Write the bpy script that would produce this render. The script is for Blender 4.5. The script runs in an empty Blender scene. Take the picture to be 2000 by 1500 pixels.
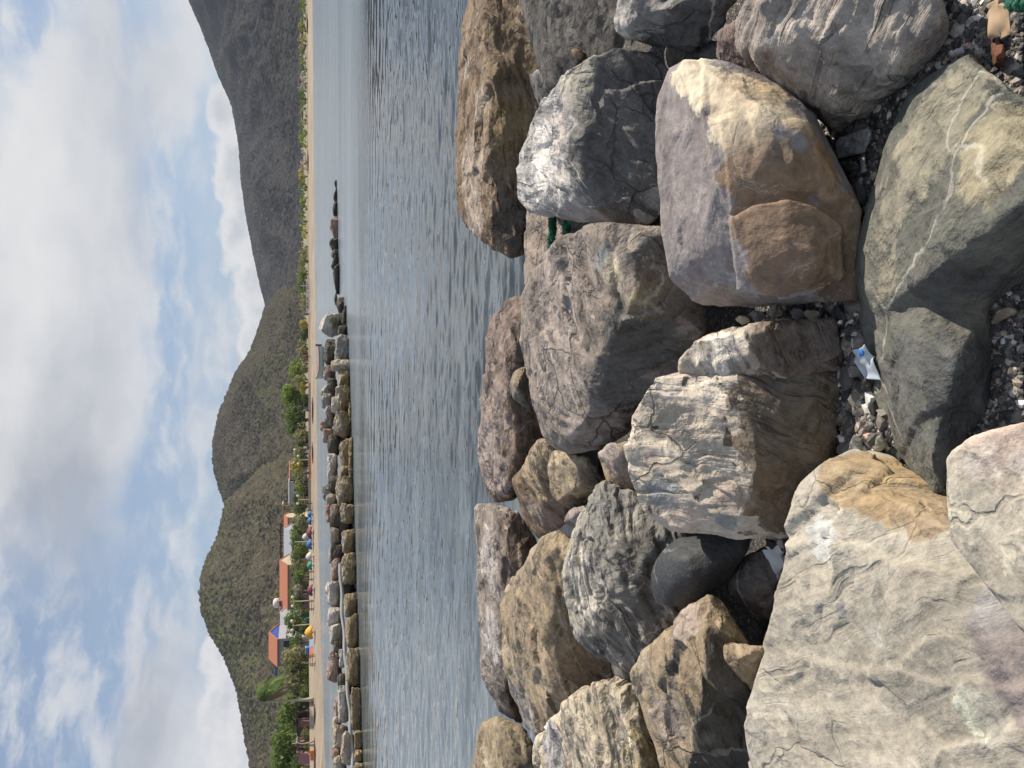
import bpy, bmesh, math, random
import numpy as np
from mathutils import Vector, Matrix
from mathutils.bvhtree import BVHTree
random.seed(7)
S = bpy.context.scene
COL = S.collection
H = 2.4                       # eye height over the water
PITCH = math.atan(0.272)
sp, cp = math.sin(PITCH), math.cos(PITCH)

# ---------------------------------------------------------------- camera (phone held sideways: the frame is rolled a quarter turn)
cam = bpy.data.cameras.new('camera'); camo = bpy.data.objects.new('camera', cam); COL.objects.link(camo)
F = Vector((0, cp, -sp)); U = Vector((0, sp, cp)); R = Vector((1, 0, 0))
m = Matrix((( -U.x, R.x, -F.x, 0), (-U.y, R.y, -F.y, 0), (-U.z, R.z, -F.z, H), (0, 0, 0, 1)))
camo.matrix_world = m
cam.sensor_fit = 'HORIZONTAL'; cam.sensor_width = 36; cam.lens = 27; cam.clip_start = 0.05; cam.clip_end = 12000
S.camera = camo
EYE = Vector((0, 0, H))

def ray(px, py):
    a = (750 - py) / 1500; b = (px - 1000) / 1500
    return F + R * a - U * b
def PZ(px, py, z):                                     # the point of height z on a sight line
    d = ray(px, py); return EYE + d * ((z - H) / d.z)
def PY(px, py, y):                                     # the point at forward distance y on a sight line
    d = ray(px, py); return EYE + d * (y / d.y)

# ---------------------------------------------------------------- node helpers
class NT:
    def __init__(s, tree): s.t = tree; s.n = tree.nodes; s.l = tree.links
    def node(s, typ, **kw):
        n = s.n.new(typ)
        for k, v in kw.items(): setattr(n, k, v)
        return n
    def put(s, sock, v):
        if v is None: return
        if hasattr(v, 'is_output') or isinstance(v, bpy.types.NodeSocket): s.l.new(v, sock)
        else:
            if isinstance(v, (tuple, list)) and len(v) == 3 and sock.type == 'RGBA': v = (*v, 1)
            sock.default_value = v
    def math(s, op, a, b=None, c=None, clamp=False):
        n = s.node('ShaderNodeMath', operation=op, use_clamp=clamp)
        for i, v in enumerate((a, b, c)): s.put(n.inputs[i], v)
        return n.outputs[0]
    def vmath(s, op, a, b=None, scale=None):
        n = s.node('ShaderNodeVectorMath', operation=op)
        s.put(n.inputs[0], a); s.put(n.inputs[1], b)
        if scale is not None: s.put(n.inputs['Scale'], scale)
        return n.outputs['Value'] if op in ('DOT_PRODUCT', 'LENGTH', 'DISTANCE') else n.outputs[0]
    def noise(s, vec, scale=5, detail=4, rough=.55, dist=0, col=False):
        n = s.node('ShaderNodeTexNoise'); s.put(n.inputs['Vector'], vec)
        n.inputs['Scale'].default_value = scale; n.inputs['Detail'].default_value = detail
        n.inputs['Roughness'].default_value = rough; n.inputs['Distortion'].default_value = dist
        return n.outputs['Color' if col else 'Fac']
    def voro(s, vec, scale=5, feature='F1', dist='EUCLIDEAN', rand=1):
        n = s.node('ShaderNodeTexVoronoi', feature=feature); 
        if feature != 'DISTANCE_TO_EDGE': n.distance = dist
        s.put(n.inputs['Vector'], vec); n.inputs['Scale'].default_value = scale; n.inputs['Randomness'].default_value = rand
        return n
    def ramp(s, fac, stops, interp='LINEAR'):
        n = s.node('ShaderNodeValToRGB'); n.color_ramp.interpolation = interp
        e = n.color_ramp.elements
        while len(e) < len(stops): e.new(.5)
        for i, (p, c) in enumerate(stops):
            e[i].position = p; e[i].color = (c, c, c, 1) if isinstance(c, (int, float)) else (*c, 1)
        s.put(n.inputs[0], fac); return n.outputs[0]
    def mapr(s, v, a, b, c=0, d=1, smooth=False):
        n = s.node('ShaderNodeMapRange', interpolation_type='SMOOTHSTEP' if smooth else 'LINEAR')
        for i, x in enumerate((v, a, b, c, d)): s.put(n.inputs[i], x)
        return n.outputs[0]
    def mix(s, fac, a, b, mode='MIX'):
        n = s.node('ShaderNodeMix', data_type='RGBA', blend_type=mode)
        s.put(n.inputs[0], fac); s.put(n.inputs[6], a); s.put(n.inputs[7], b); return n.outputs[2]
    def mapping(s, vec, scale=(1, 1, 1), loc=(0, 0, 0), rot=(0, 0, 0)):
        n = s.node('ShaderNodeMapping'); s.put(n.inputs[0], vec)
        n.inputs['Scale'].default_value = scale; n.inputs['Location'].default_value = loc; n.inputs['Rotation'].default_value = rot
        return n.outputs[0]
def new_mat(name):
    m = bpy.data.materials.new(name); m.use_nodes = True
    t = NT(m.node_tree); t.n.clear()
    out = t.node('ShaderNodeOutputMaterial'); b = t.node('ShaderNodeBsdfPrincipled')
    t.l.new(b.outputs[0], out.inputs[0])
    return m, t, b, out
def plain(name, col, rough=.6, var=.25, scale=3, metal=0):
    m, t, b, out = new_mat(name)
    o = t.node('ShaderNodeTexCoord').outputs['Object']
    n = t.noise(o, scale, 5, .6)
    c = t.mix(n, tuple(x * (1 - var) for x in col), tuple(min(1, x * (1 + var)) for x in col))
    t.put(b.inputs['Base Color'], c); b.inputs['Roughness'].default_value = rough; b.inputs['Metallic'].default_value = metal
    return m

# ---------------------------------------------------------------- object helpers
def link(name, me, mat=None, parent=None):
    o = bpy.data.objects.new(name, me); COL.objects.link(o)
    if mat is not None: me.materials.append(mat)
    if parent is not None: o.parent = parent
    return o
def tag(o, label=None, cat=None, group=None, kind=None):
    if label: o['label'] = label
    if cat: o['category'] = cat
    if group: o['group'] = group
    if kind: o['kind'] = kind
    return o
def empty(name, loc, rz=0):
    o = bpy.data.objects.new(name, None); COL.objects.link(o); o.location = loc; o.rotation_euler.z = rz
    o.empty_display_size = .2
    return o
def mesh_from(verts, faces, name='m', smooth=False):
    me = bpy.data.meshes.new(name); me.from_pydata([tuple(v) for v in verts], [], faces)
    if smooth: me.polygons.foreach_set('use_smooth', [True] * len(me.polygons))
    me.update(); return me
def bm_mesh(bm, name='m', smooth=False):
    me = bpy.data.meshes.new(name); bm.to_mesh(me); bm.free()
    if smooth: me.polygons.foreach_set('use_smooth', [True] * len(me.polygons))
    return me

# ---------------------------------------------------------------- light and sky
SUN = Vector((0.72, 0.30, 0.64)).normalized()
ELEV = math.asin(SUN.z); ROT = math.atan2(SUN.x, SUN.y)
sl = bpy.data.lights.new('sun', 'SUN'); sl.energy = 5.0; sl.angle = math.radians(.53); sl.color = (1, .90, .76)
so = bpy.data.objects.new('sun', sl); COL.objects.link(so); so.rotation_euler = SUN.to_track_quat('Z', 'Y').to_euler()

def azel(px, py):
    d = ray(px, py).normalized(); return math.atan2(d.x, d.y), math.asin(d.z)
w = bpy.data.worlds.new('World'); S.world = w; w.use_nodes = True
t = NT(w.node_tree); t.n.clear()
wo = t.node('ShaderNodeOutputWorld'); bg = t.node('ShaderNodeBackground'); t.l.new(bg.outputs[0], wo.inputs[0])
bg.inputs['Strength'].default_value = .064
sky = t.node('ShaderNodeTexSky', sky_type='NISHITA', sun_disc=False, sun_elevation=ELEV, sun_rotation=ROT, air_density=1.0, dust_density=.5, ozone_density=1.6)
g = t.node('ShaderNodeTexCoord').outputs['Generated']
sep = t.node('ShaderNodeSeparateXYZ'); t.put(sep.inputs[0], g)
az = t.math('ARCTAN2', sep.outputs[0], sep.outputs[1]); el = t.math('ARCSINE', sep.outputs[2])
cmb = t.node('ShaderNodeCombineXYZ'); t.put(cmb.inputs[0], az); t.put(cmb.inputs[1], el)
P2 = cmb.outputs[0]
wn = t.noise(t.mapping(P2, (5, 9, 1)), 1, 4, .6, col=True)
PW = t.vmath('ADD', P2, t.vmath('SCALE', t.vmath('SUBTRACT', wn, (.5, .5, .5)), scale=.07))
def blobs(lst, base):
    acc = base
    for (px, py, ru, rv, amt) in lst:                    # ru across, rv up (in photo pixels)
        a, e = azel(px, py)
        q = t.vmath('MULTIPLY', t.vmath('SUBTRACT', PW, (a, e, 0)), (1500 / ru, 1500 / rv, 0))
        d = t.vmath('DOT_PRODUCT', q, q)
        gsn = t.math('EXPONENT', t.math('MULTIPLY', d, -1))
        acc = t.math('ADD', acc, t.math('MULTIPLY', gsn, amt))
    return acc
soft = t.noise(t.mapping(PW, (4.2, 8.0, 1), (3.1, 1.7, 0)), 1, 6, .56)
# veil and stratocumulus cover
cover = blobs([(40, 420, 360, 190, .30), (90, 850, 330, 150, .42), (190, 1020, 260, 60, .16), (150, 240, 260, 90, .24), (330, 170, 160, 70, .2),
               (300, 1400, 210, 75, .42), (200, 740, 90, 50, .18), (430, 1460, 190, 45, .3),
               (60, 1440, 240, 130, -.42), (270, 1180, 260, 45, -.25), (200, 560, 120, 50, -.16), (330, 560, 250, 45, -.22),
               (50, 50, 80, 60, -.25), (390, 800, 300, 25, .1), (380, 1120, 150, 40, -.18)],
              t.math('ADD', soft, -.06))
k1 = t.mapr(cover, .40, .84, 0, .95, True)
# cloud light: bright rims, grey bellies
gn = t.noise(t.mapping(PW, (5.5, 11, 1), (9.3, 4.4, 0)), 1, 4, .55)
grey = blobs([(110, 980, 260, 110, .42), (170, 1080, 190, 70, .30), (230, 240, 190, 60, .24), (310, 1420, 200, 60, .34), (80, 640, 130, 60, -.10),
              (60, 790, 110, 50, -.28), (30, 300, 240, 80, -.2), (150, 420, 150, 60, .05)], gn)
ccol = t.ramp(t.mapr(grey, .25, 1.0), [(0, (9.6, 9.6, 9.5)), (.38, (8.1, 8.2, 8.4)), (.7, (6.5, 6.7, 7.1)), (1, (4.8, 5.1, 5.7))])
# low cumulus bank behind the ridges
bn = t.noise(t.mapping(P2, (26, 34, 1)), 1, 7, .58)
def bank(lst, ymul):
    acc = -1.0
    for (px, py, ru, rv, amt) in lst:
        a, e = azel(px, py)
        q = t.vmath('MULTIPLY', t.vmath('SUBTRACT', P2, (a, e, 0)), (1500 / ru, 1500 / rv, 0))
        d = t.vmath('DOT_PRODUCT', q, q)
        v = t.math('MULTIPLY_ADD', t.math('SQRT', d), -1.0, 1.0)
        acc = v if acc == -1.0 else t.math('MAXIMUM', acc, v)
    return acc
bk = bank([(455, 230, 85, 46, 1), (462, 330, 120, 50, 1), (475, 440, 120, 48, 1), (505, 560, 120, 50, 1), (505, 680, 110, 42, 1), (440, 1270, 70, 44, 1),
           (455, 1370, 90, 60, 1), (480, 1480, 120, 70, 1)], 1)
k2 = t.mapr(t.math('ADD', bk, t.math('MULTIPLY', t.math('SUBTRACT', bn, .5), 1.3)), .02, .3, 0, 1, True)
bcol = t.ramp(t.math('ADD', t.math('MULTIPLY', bk, .45), t.math('MULTIPLY_ADD', t.math('SUBTRACT', bn, .5), 1.5, .3)), [(.2, (10.2, 10.1, 9.8)), (.5, (9.0, 9.0, 9.0)), (.8, (6.9, 7.2, 7.6))])
hi = t.noise(t.mapping(PW, (13, 30, 1), (1, 6, 0)), 1, 5, .6)
k3 = t.math('MULTIPLY', t.mapr(hi, .40, .72, 0, .75, True), t.mapr(soft, .32, .56, .15, 1, True))
skyc = t.mix(1, t.mix(.38, sky.outputs[0], (6.6, 7.7, 9.4)), (.86, .93, 1.02), 'MULTIPLY')
full = t.mix(k2, t.mix(t.math('MULTIPLY', k3, .75), t.mix(k1, t.mix(k3, skyc, (8.6, 8.7, 8.9)), ccol), t.mix(.5, ccol, (8.8, 8.9, 9.0))), bcol)
t.put(bg.inputs[0], full)
vs = S.view_settings; vs.view_transform = 'Standard'; vs.look = 'None'; vs.gamma = 1; vs.exposure = .42
S.cycles.max_bounces = 5; S.cycles.diffuse_bounces = 3; S.cycles.glossy_bounces = 3
S.cycles.use_adaptive_sampling = True

# ---------------------------------------------------------------- rock material family
def rock_mat(name, dark, mid, light, strata=.5, crack=.5, vein=.2, facet=1.0, fine=1.0, rough=.8, sc=1.0, speck=.3, tide=None, wav=0, amp=1.0, lines=0):
    m, t, b, out = new_mat(name)
    rc = t.node('ShaderNodeAttribute', attribute_name='rc').outputs['Vector']
    tint = t.node('ShaderNodeAttribute', attribute_name='tint')
    if sc != 1: rc = t.vmath('SCALE', rc, scale=sc)
    wn = t.vmath('SUBTRACT', t.noise(rc, 2.2, 3, .5, col=True), (.5, .5, .5))
    wr = t.vmath('ADD', rc, t.vmath('SCALE', wn, scale=.35))
    wf = t.vmath('ADD', wr, t.vmath('SCALE', t.vmath('SUBTRACT', t.noise(rc, 14, 3, .6, col=True), (.5, .5, .5)), scale=.05))
    big = t.noise(rc, 1.7, 5, .6)
    ws = t.vmath('ADD', rc, t.vmath('SCALE', wn, scale=.13))
    st = t.noise(t.mapping(ws, (1.6, 1.6, 17)), 1.3, 6, .62)
    fn = t.noise(rc, 38, 4, .7)
    md = t.noise(wr, 8, 5, .65)
    def plates(vec, s):
        v = t.voro(vec, s)
        q = t.vmath('SUBTRACT', t.vmath('SCALE', vec, scale=s), t.vmath('SCALE', v.outputs['Position'], scale=s))
        return t.vmath('DOT_PRODUCT', t.vmath('SUBTRACT', v.outputs['Color'], (.5, .5, .5)), q), v
    f1, v1 = plates(t.mapping(wf, (1, 1, 1.7)), 4.2)
    f2, v2 = plates(t.mapping(wf, (1, 1, 1.8), (3, 1, 2)), 12)
    ce = t.voro(t.mapping(wf, (1, 1, 1.5), (7, 3, 1)), 3.3, 'DISTANCE_TO_EDGE').outputs['Distance']
    cm = t.mapr(t.noise(rc, 1.9, 3, .5), .5, .62, 0, 1, True)
    ck = t.math('MULTIPLY', t.mapr(ce, .004, .022, 1, 0, True), cm)
    sl_ = t.mapr(t.noise(t.mapping(ws, (2.2, 2.2, 26), (5, 5, 5)), 1.0, 3, .5), .60, .70, 0, 1, True)
    vd = t.vmath('DOT_PRODUCT', wf, (1.3, .55, .9)); vd2 = t.vmath('DOT_PRODUCT', wf, (-.4, 1.5, 1.0))
    vn = t.math('ABSOLUTE', t.math('SUBTRACT', t.math('FRACT', vd), .5)); vn2 = t.math('ABSOLUTE', t.math('SUBTRACT', t.math('FRACT', vd2), .5))
    vn = t.math('MINIMUM', vn, vn2)
    vk = t.math('MULTIPLY', t.mapr(vn, .003, .012, 1, 0, True), t.mapr(t.noise(rc, 2.6, 3, .6), .44, .56, 0, 1, True))
    # colour
    mixv = t.math('ADD', t.math('MULTIPLY', big, .5), t.math('ADD', t.math('MULTIPLY', st, .3 + .4 * strata), t.math('MULTIPLY', md, .18)))
    lo = .29 + .2 * strata; 
    c = t.ramp(mixv, [(lo + .05, dark), (lo + .2, mid), (lo + .36, light)])
    ta = t.math('ADD', t.math('ADD', tint.outputs['Alpha'], t.math('MULTIPLY', t.math('SUBTRACT', md, .5), 1.1)), t.math('ADD', t.math('MULTIPLY', t.math('SUBTRACT', fn, .5), .5), t.math('MULTIPLY', f2, .35)))
    hue = t.mix(t.mapr(md, .3, .7), t.mix(1, tint.outputs['Color'], (.58, .58, .60), 'MULTIPLY'), t.mix(1, tint.outputs['Color'], (1.4, 1.38, 1.34), 'MULTIPLY'))
    c = t.mix(t.math('MULTIPLY', t.mapr(ta, .40, .58, 0, 1, True), .9), c, hue)
    c = t.mix(1, c, t.ramp(fn, [(.3, .74), (.5, .98), (.72, 1.22)]), 'MULTIPLY')
    if vein: c = t.mix(t.math('MULTIPLY', vk, min(1, vein)), c, (.66, .63, .57))
    if lines:
        lv = t.math('ABSOLUTE', t.math('SUBTRACT', t.noise(t.mapping(wf, (1, 1, 1), (4, 9, 2)), 9, 4, .55, .8), .5))
        c = t.mix(t.math('MULTIPLY', t.mapr(lv, .002, .012, 1, 0, True), t.math('MULTIPLY', t.mapr(md, .45, .6), lines)), c, (.5, .44, .36))
    if speck:
        sv = t.voro(rc, 46); sm = t.math('MULTIPLY', t.mapr(sv.outputs['Distance'], .16, .26, 1, 0), t.mapr(t.noise(rc, 3.7, 4, .6), .55, .66))
        c = t.mix(t.math('MULTIPLY', sm, speck), c, (.62, .6, .55))
    dk = t.math('MAXIMUM', t.math('MULTIPLY', ck, crack), t.math('MULTIPLY', sl_, .5 * strata))
    c = t.mix(t.math('MULTIPLY', dk, .75), c, tuple(x * .35 for x in dark))
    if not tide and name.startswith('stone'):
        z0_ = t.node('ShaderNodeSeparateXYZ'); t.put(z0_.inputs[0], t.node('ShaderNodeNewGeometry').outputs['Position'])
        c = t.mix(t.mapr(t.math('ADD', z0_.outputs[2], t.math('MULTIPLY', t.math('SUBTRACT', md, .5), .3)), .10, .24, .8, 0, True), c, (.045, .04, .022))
    if tide:
        z = t.node('ShaderNodeSeparateXYZ'); t.put(z.inputs[0], t.node('ShaderNodeNewGeometry').outputs['Position'])
        zz = t.math('ADD', z.outputs[2], t.math('MULTIPLY', t.math('SUBTRACT', md, .5), .35))
        c = t.mix(t.mapr(zz, tide[0], tide[0] + .18, 1, 0, True), c, t.mix(1, t.mix(t.mapr(st, .35, .65), tide[1], tide[2]), t.ramp(fn, [(.3, .55), (.7, 1.35)]), 'MULTIPLY'))
        c = t.mix(t.mapr(zz, .03, .14, .85, 0, True), c, (.03, .028, .018))
    t.put(b.inputs['Base Color'], c)
    t.put(b.inputs['Roughness'], t.mapr(md, .3, .7, rough - .08, min(1, rough + .1)))
    b.inputs['Specular IOR Level'].default_value = .35
    # broad relief moves the surface, fine relief bends its normals
    def add(h, v, k): return t.math('MULTIPLY_ADD', v, k, h)
    h = t.math('MULTIPLY', t.math('SUBTRACT', big, .5), .045 * amp)
    h = add(h, t.math('SUBTRACT', st, .5), .030 * strata * amp)
    h = add(h, t.math('SUBTRACT', md, .5), .012 * amp)
    q = t.math('MULTIPLY', f1, .07 * facet * amp); q = add(q, f2, .05 * facet * amp)
    q = add(q, t.math('SUBTRACT', st, .5), .030 * strata * amp)
    q = add(q, t.math('SUBTRACT', md, .5), .020 * amp)
    q = add(q, t.math('SUBTRACT', fn, .5), .0055 * fine * amp)
    q = add(q, ck, -.016 * crack * amp); q = add(q, sl_, -.014 * strata * amp)
    if wav:
        wv = t.node('ShaderNodeTexWave', wave_type='BANDS', bands_direction='Z'); t.put(wv.inputs[0], wr)
        wv.inputs['Scale'].default_value = 4.5; wv.inputs['Distortion'].default_value = 9; wv.inputs['Detail'].default_value = 4; wv.inputs['Detail Scale'].default_value = 1.6
        h = add(h, wv.outputs['Fac'], .018 * wav); q = add(q, wv.outputs['Fac'], .014 * wav)
    if sc != 1: h = t.math('DIVIDE', h, sc); q = t.math('DIVIDE', q, sc)
    bp = t.node('ShaderNodeBump'); bp.inputs['Distance'].default_value = 1; bp.inputs['Strength'].default_value = 1; t.put(bp.inputs['Height'], q); t.put(b.inputs['Normal'], bp.outputs[0])
    d = t.node('ShaderNodeDisplacement'); d.inputs['Midlevel'].default_value = 0; d.inputs['Scale'].default_value = 1
    t.put(d.inputs['Height'], h); t.l.new(d.outputs[0], out.inputs['Displacement'])
    m.displacement_method = 'DISPLACEMENT'
    return m
RIBBED = rock_mat('stone_ribbed_grey', (.15, .13, .115), (.25, .22, .195), (.37, .335, .30), strata=1.15, crack=.12, vein=.12, facet=.5, fine=1.3)
GREYTAN = rock_mat('stone_grey_tan', (.125, .105, .09), (.23, .195, .168), (.35, .305, .265), strata=.55, crack=.7, vein=.35)
MAUVE = rock_mat('stone_mauve_grey', (.19, .165, .16), (.27, .24, .235), (.36, .32, .31), strata=.12, crack=.2, vein=.1, facet=.5, fine=.8, lines=.6, amp=.55)
PALE = rock_mat('stone_pale_cream', (.30, .26, .21), (.47, .41, .335), (.62, .56, .48), strata=.6, crack=.85, vein=.2, speck=.1)
SLAB = rock_mat('stone_pale_olive', (.20, .185, .155), (.35, .32, .265), (.48, .445, .375), strata=.45, crack=.3, vein=.12, facet=.6, speck=.12, amp=.6)
VEINED = rock_mat('stone_white_veined', (.16, .155, .15), (.33, .315, .30), (.58, .56, .54), strata=.6, crack=.7, vein=.9)
OLIVE = rock_mat('stone_dark_olive', (.066, .072, .066), (.118, .119, .102), (.195, .188, .155), strata=.08, crack=.25, vein=.3, facet=.6, fine=1.5, speck=.2)
DARK = rock_mat('stone_dark_grey', (.07, .067, .064), (.13, .125, .12), (.24, .23, .22), strata=.4, crack=.4, vein=.4, fine=1.4)
PITTED = rock_mat('stone_black_pitted', (.04, .038, .036), (.075, .07, .066), (.15, .14, .13), strata=.2, crack=.8, vein=.1, facet=1.2, fine=3.0, sc=1.6)
COBBLE = rock_mat('stone_charcoal_cobble', (.030, .033, .037), (.048, .051, .055), (.09, .092, .092), strata=0, crack=0, vein=.15, facet=.03, fine=1.4, amp=.7, speck=.12, rough=.62)
BROWN = rock_mat('stone_brown', (.10, .064, .037), (.18, .125, .078), (.28, .215, .15), strata=.5, crack=.9, vein=.25, facet=1.2)
TAN = rock_mat('stone_tan', (.17, .125, .08), (.28, .22, .15), (.40, .335, .255), strata=.35, crack=.6, vein=.2, facet=.9)
WRINKLED = rock_mat('stone_silver_wrinkled', (.10, .095, .088), (.24, .225, .2), (.46, .43, .38), strata=.9, crack=.4, vein=.3, wav=.75)
CREAMVEIN = rock_mat('stone_cream_veined', (.24, .2, .145), (.42, .36, .27), (.58, .52, .42), strata=.7, crack=.6, vein=.7, wav=.6)

def nrand(p, s):                                         # cheap smooth noise in numpy for tint edges
    r = np.random.RandomState(s); a = np.zeros(len(p))
    for k in range(10):
        d = r.normal(size=3); d /= np.linalg.norm(d); f = 5 * 1.5 ** (k * .7)
        a += np.sin(p @ d * f + r.uniform(0, 6.28)) / (1 + k * .4)
    return a * .12
def plates_np(co, rs, n, M, off, tilt, w):
    """broken faces: every patch of the surface gets its own offset and tilt, with a narrow step between patches"""
    q = (co + np.stack([nrand(co * .8, rs.randint(9999)) for _ in range(3)], 1) * .12 * (co.max(0) - co.min(0)).mean()) @ M.T * np.array([1, 1, 2.1])
    c = q[rs.randint(0, len(q), n)] + rs.normal(0, .01, (n, 3)); o = rs.uniform(-1, 1, n) * off; tl = rs.normal(0, tilt, (n, 3)); out = np.empty(len(co))
    for a in range(0, len(co), 20000):
        p = q[a:a + 20000]; d = np.sqrt(((p[:, None] - c[None]) ** 2).sum(-1)); i2 = np.argpartition(d, 1, axis=1)[:, :2]; r = np.arange(len(p))
        d1, d2 = d[r, i2[:, 0]], d[r, i2[:, 1]]; sw = d1 > d2; ia = np.where(sw, i2[:, 1], i2[:, 0]); ib = np.where(sw, i2[:, 0], i2[:, 1]); gap = np.abs(d2 - d1)
        va = o[ia] + ((p - c[ia]) * tl[ia]).sum(1); vb = o[ib] + ((p - c[ib]) * tl[ib]).sum(1)
        k = np.clip(.5 + gap / (2 * w), 0, 1); out[a:a + 20000] = va * k + vb * (1 - k)
    return out
ROCKN = [0]
def solid(pts, thick=.35, shrink=.8, down=0):
    """hull of the seen corners and of the same corners set further off, drawn together"""
    c = Vector((0, 0, 0))
    for p in pts: c += p
    c /= len(pts)
    cd = c - EYE
    back = []
    for p in pts:
        d = (p - EYE)
        q = EYE + d * (1 + thick / d.length)
        ax = EYE + cd * ((q - EYE).dot(cd) / cd.dot(cd))
        back.append(ax + (q - ax) * shrink + Vector((0, 0, -down)))
    return pts + back
def rock(label, hulls, mat, voxel=None, smooth=4, spots=(), rot=(0, 0, 0), name='boulder', cat='boulder', group='boulders of the near breakwater', thick=.35, shrink=.8, down=0, raw=False, nz=None, parent=None, plate=1.0, chips=26, sn=None):
    ROCKN[0] += 1; seed = ROCKN[0]
    if not isinstance(hulls[0], (list,)): hulls = [hulls]
    bm = bmesh.new(); cent = Vector((0, 0, 0)); cnt = 0
    for h in hulls:
        pts = [v if isinstance(v, Vector) else PZ(*v) for v in h]
        for p in pts: cent += p; cnt += 1
        if not raw: pts = solid(pts, thick, shrink, down)
        b2 = bmesh.new()
        for p in pts: b2.verts.new(p)
        r = bmesh.ops.convex_hull(b2, input=b2.verts[:])
        bmesh.ops.delete(b2, geom=list({g for g in r['geom_interior'] + r['geom_unused'] if isinstance(g, bmesh.types.BMVert)}), context='VERTS')
        if chips:                                        # flat chips struck off the corners
            rc_ = random.Random(seed * 17); cen = sum((v.co for v in b2.verts), Vector()) / len(b2.verts); ext = max((v.co - cen).length for v in b2.verts)
            for _ in range(chips):
                dv = Vector((rc_.gauss(0, 1), rc_.gauss(0, 1), rc_.gauss(0, 1))).normalized(); mx_ = max((v.co - cen).dot(dv) for v in b2.verts)
                cut = mx_ - ext * rc_.uniform(.006, .032)
                r = bmesh.ops.bisect_plane(b2, geom=b2.verts[:] + b2.edges[:] + b2.faces[:], plane_co=cen + dv * cut, plane_no=dv, clear_outer=True)
                eds = [g_ for g_ in r['geom_cut'] if isinstance(g_, bmesh.types.BMEdge)]
                if eds: bmesh.ops.holes_fill(b2, edges=eds)
            bmesh.ops.triangulate(b2, faces=b2.faces[:])
        me2 = bpy.data.meshes.new('h'); b2.to_mesh(me2); b2.free(); bm.from_mesh(me2); bpy.data.meshes.remove(me2)
    cent /= cnt
    tree = BVHTree.FromBMesh(bm)
    zmin = min(v.co.z for v in bm.verts)
    org = Vector((cent.x, cent.y, zmin))
    for v in bm.verts: v.co -= org
    me = bm_mesh(bm); o = link(name, me, None, parent); o.location = org
    if voxel is None: voxel = max(.004, (cent - EYE).length * .0032)
    mr = o.modifiers.new('r', 'REMESH'); mr.mode = 'VOXEL'; mr.voxel_size = voxel; mr.use_smooth_shade = True
    ms = o.modifiers.new('s', 'SMOOTH'); ms.factor = .5; ms.iterations = 1 if smooth < 9 else round(smooth * .6)
    dg = bpy.context.evaluated_depsgraph_get(); dg.update()
    nm = bpy.data.meshes.new_from_object(o.evaluated_get(dg)); o.modifiers.clear(); o.data = nm; bpy.data.meshes.remove(me)
    nm.name = name
    nm.materials.clear(); nm.materials.append(mat)
    n = len(nm.vertices); co = np.empty(n * 3, np.float32); nm.vertices.foreach_get('co', co); co = co.reshape(-1, 3).astype(float)
    rs = np.random.RandomState(seed)
    if sn:
        n_ = Vector(sn).normalized(); a_ = n_.orthogonal().normalized(); M = np.array([a_[:], n_.cross(a_)[:], n_[:]])
    else: M = np.array(Matrix.Rotation(rot[2], 3, 'Z') @ Matrix.Rotation(rot[1], 3, 'Y') @ Matrix.Rotation(rot[0], 3, 'X'))
    if plate:
        ext = (co.max(0) - co.min(0)).mean(); no = np.empty(n * 3, np.float32); nm.vertices.foreach_get('normal', no); no = no.reshape(-1, 3)
        dsp = plates_np(co, rs, 24, M, ext * .0085, .026, voxel * 1.1) + plates_np(co, rs, 110, M, ext * .0030, .05, voxel * 1.0)
        co = co + no * (dsp * plate)[:, None]; nm.vertices.foreach_set('co', co.astype(np.float32).ravel()); nm.update()
    rc = co @ M.T + rs.uniform(-20, 20, 3)
    nm.attributes.new('rc', 'FLOAT_VECTOR', 'POINT').data.foreach_set('vector', rc.astype(np.float32).ravel())
    tc = np.zeros((n, 4)); acc = np.zeros(n) + 1e-6; cc = np.zeros((n, 3)); mx = np.zeros(n)
    jit = nrand(co, seed)
    if nz:  # weathered front faces, tinted darker still to paint in their shade
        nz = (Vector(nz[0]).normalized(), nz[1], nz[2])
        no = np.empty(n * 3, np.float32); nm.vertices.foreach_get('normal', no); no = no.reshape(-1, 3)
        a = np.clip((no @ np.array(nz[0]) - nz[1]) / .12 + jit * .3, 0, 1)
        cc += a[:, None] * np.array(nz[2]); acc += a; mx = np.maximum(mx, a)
    for (px, py, rad, col, *k) in spots:
        hit = tree.ray_cast(EYE, ray(px, py).normalized())[0]
        if hit is None: continue
        d = np.linalg.norm(co - np.array(hit - org), axis=1) / rad
        a = np.clip(1.3 - d + jit, 0, 1) * (k[0] if k else 1)
        cc += a[:, None] * np.array(col); acc += a; mx = np.maximum(mx, a)
    tc[:, :3] = cc / acc[:, None]; tc[:, 3] = mx
    nm.color_attributes.new('tint', 'FLOAT_COLOR', 'POINT').data.foreach_set('color', tc.astype(np.float32).ravel())
    if label: tag(o, label, cat, group)
    return o
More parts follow.
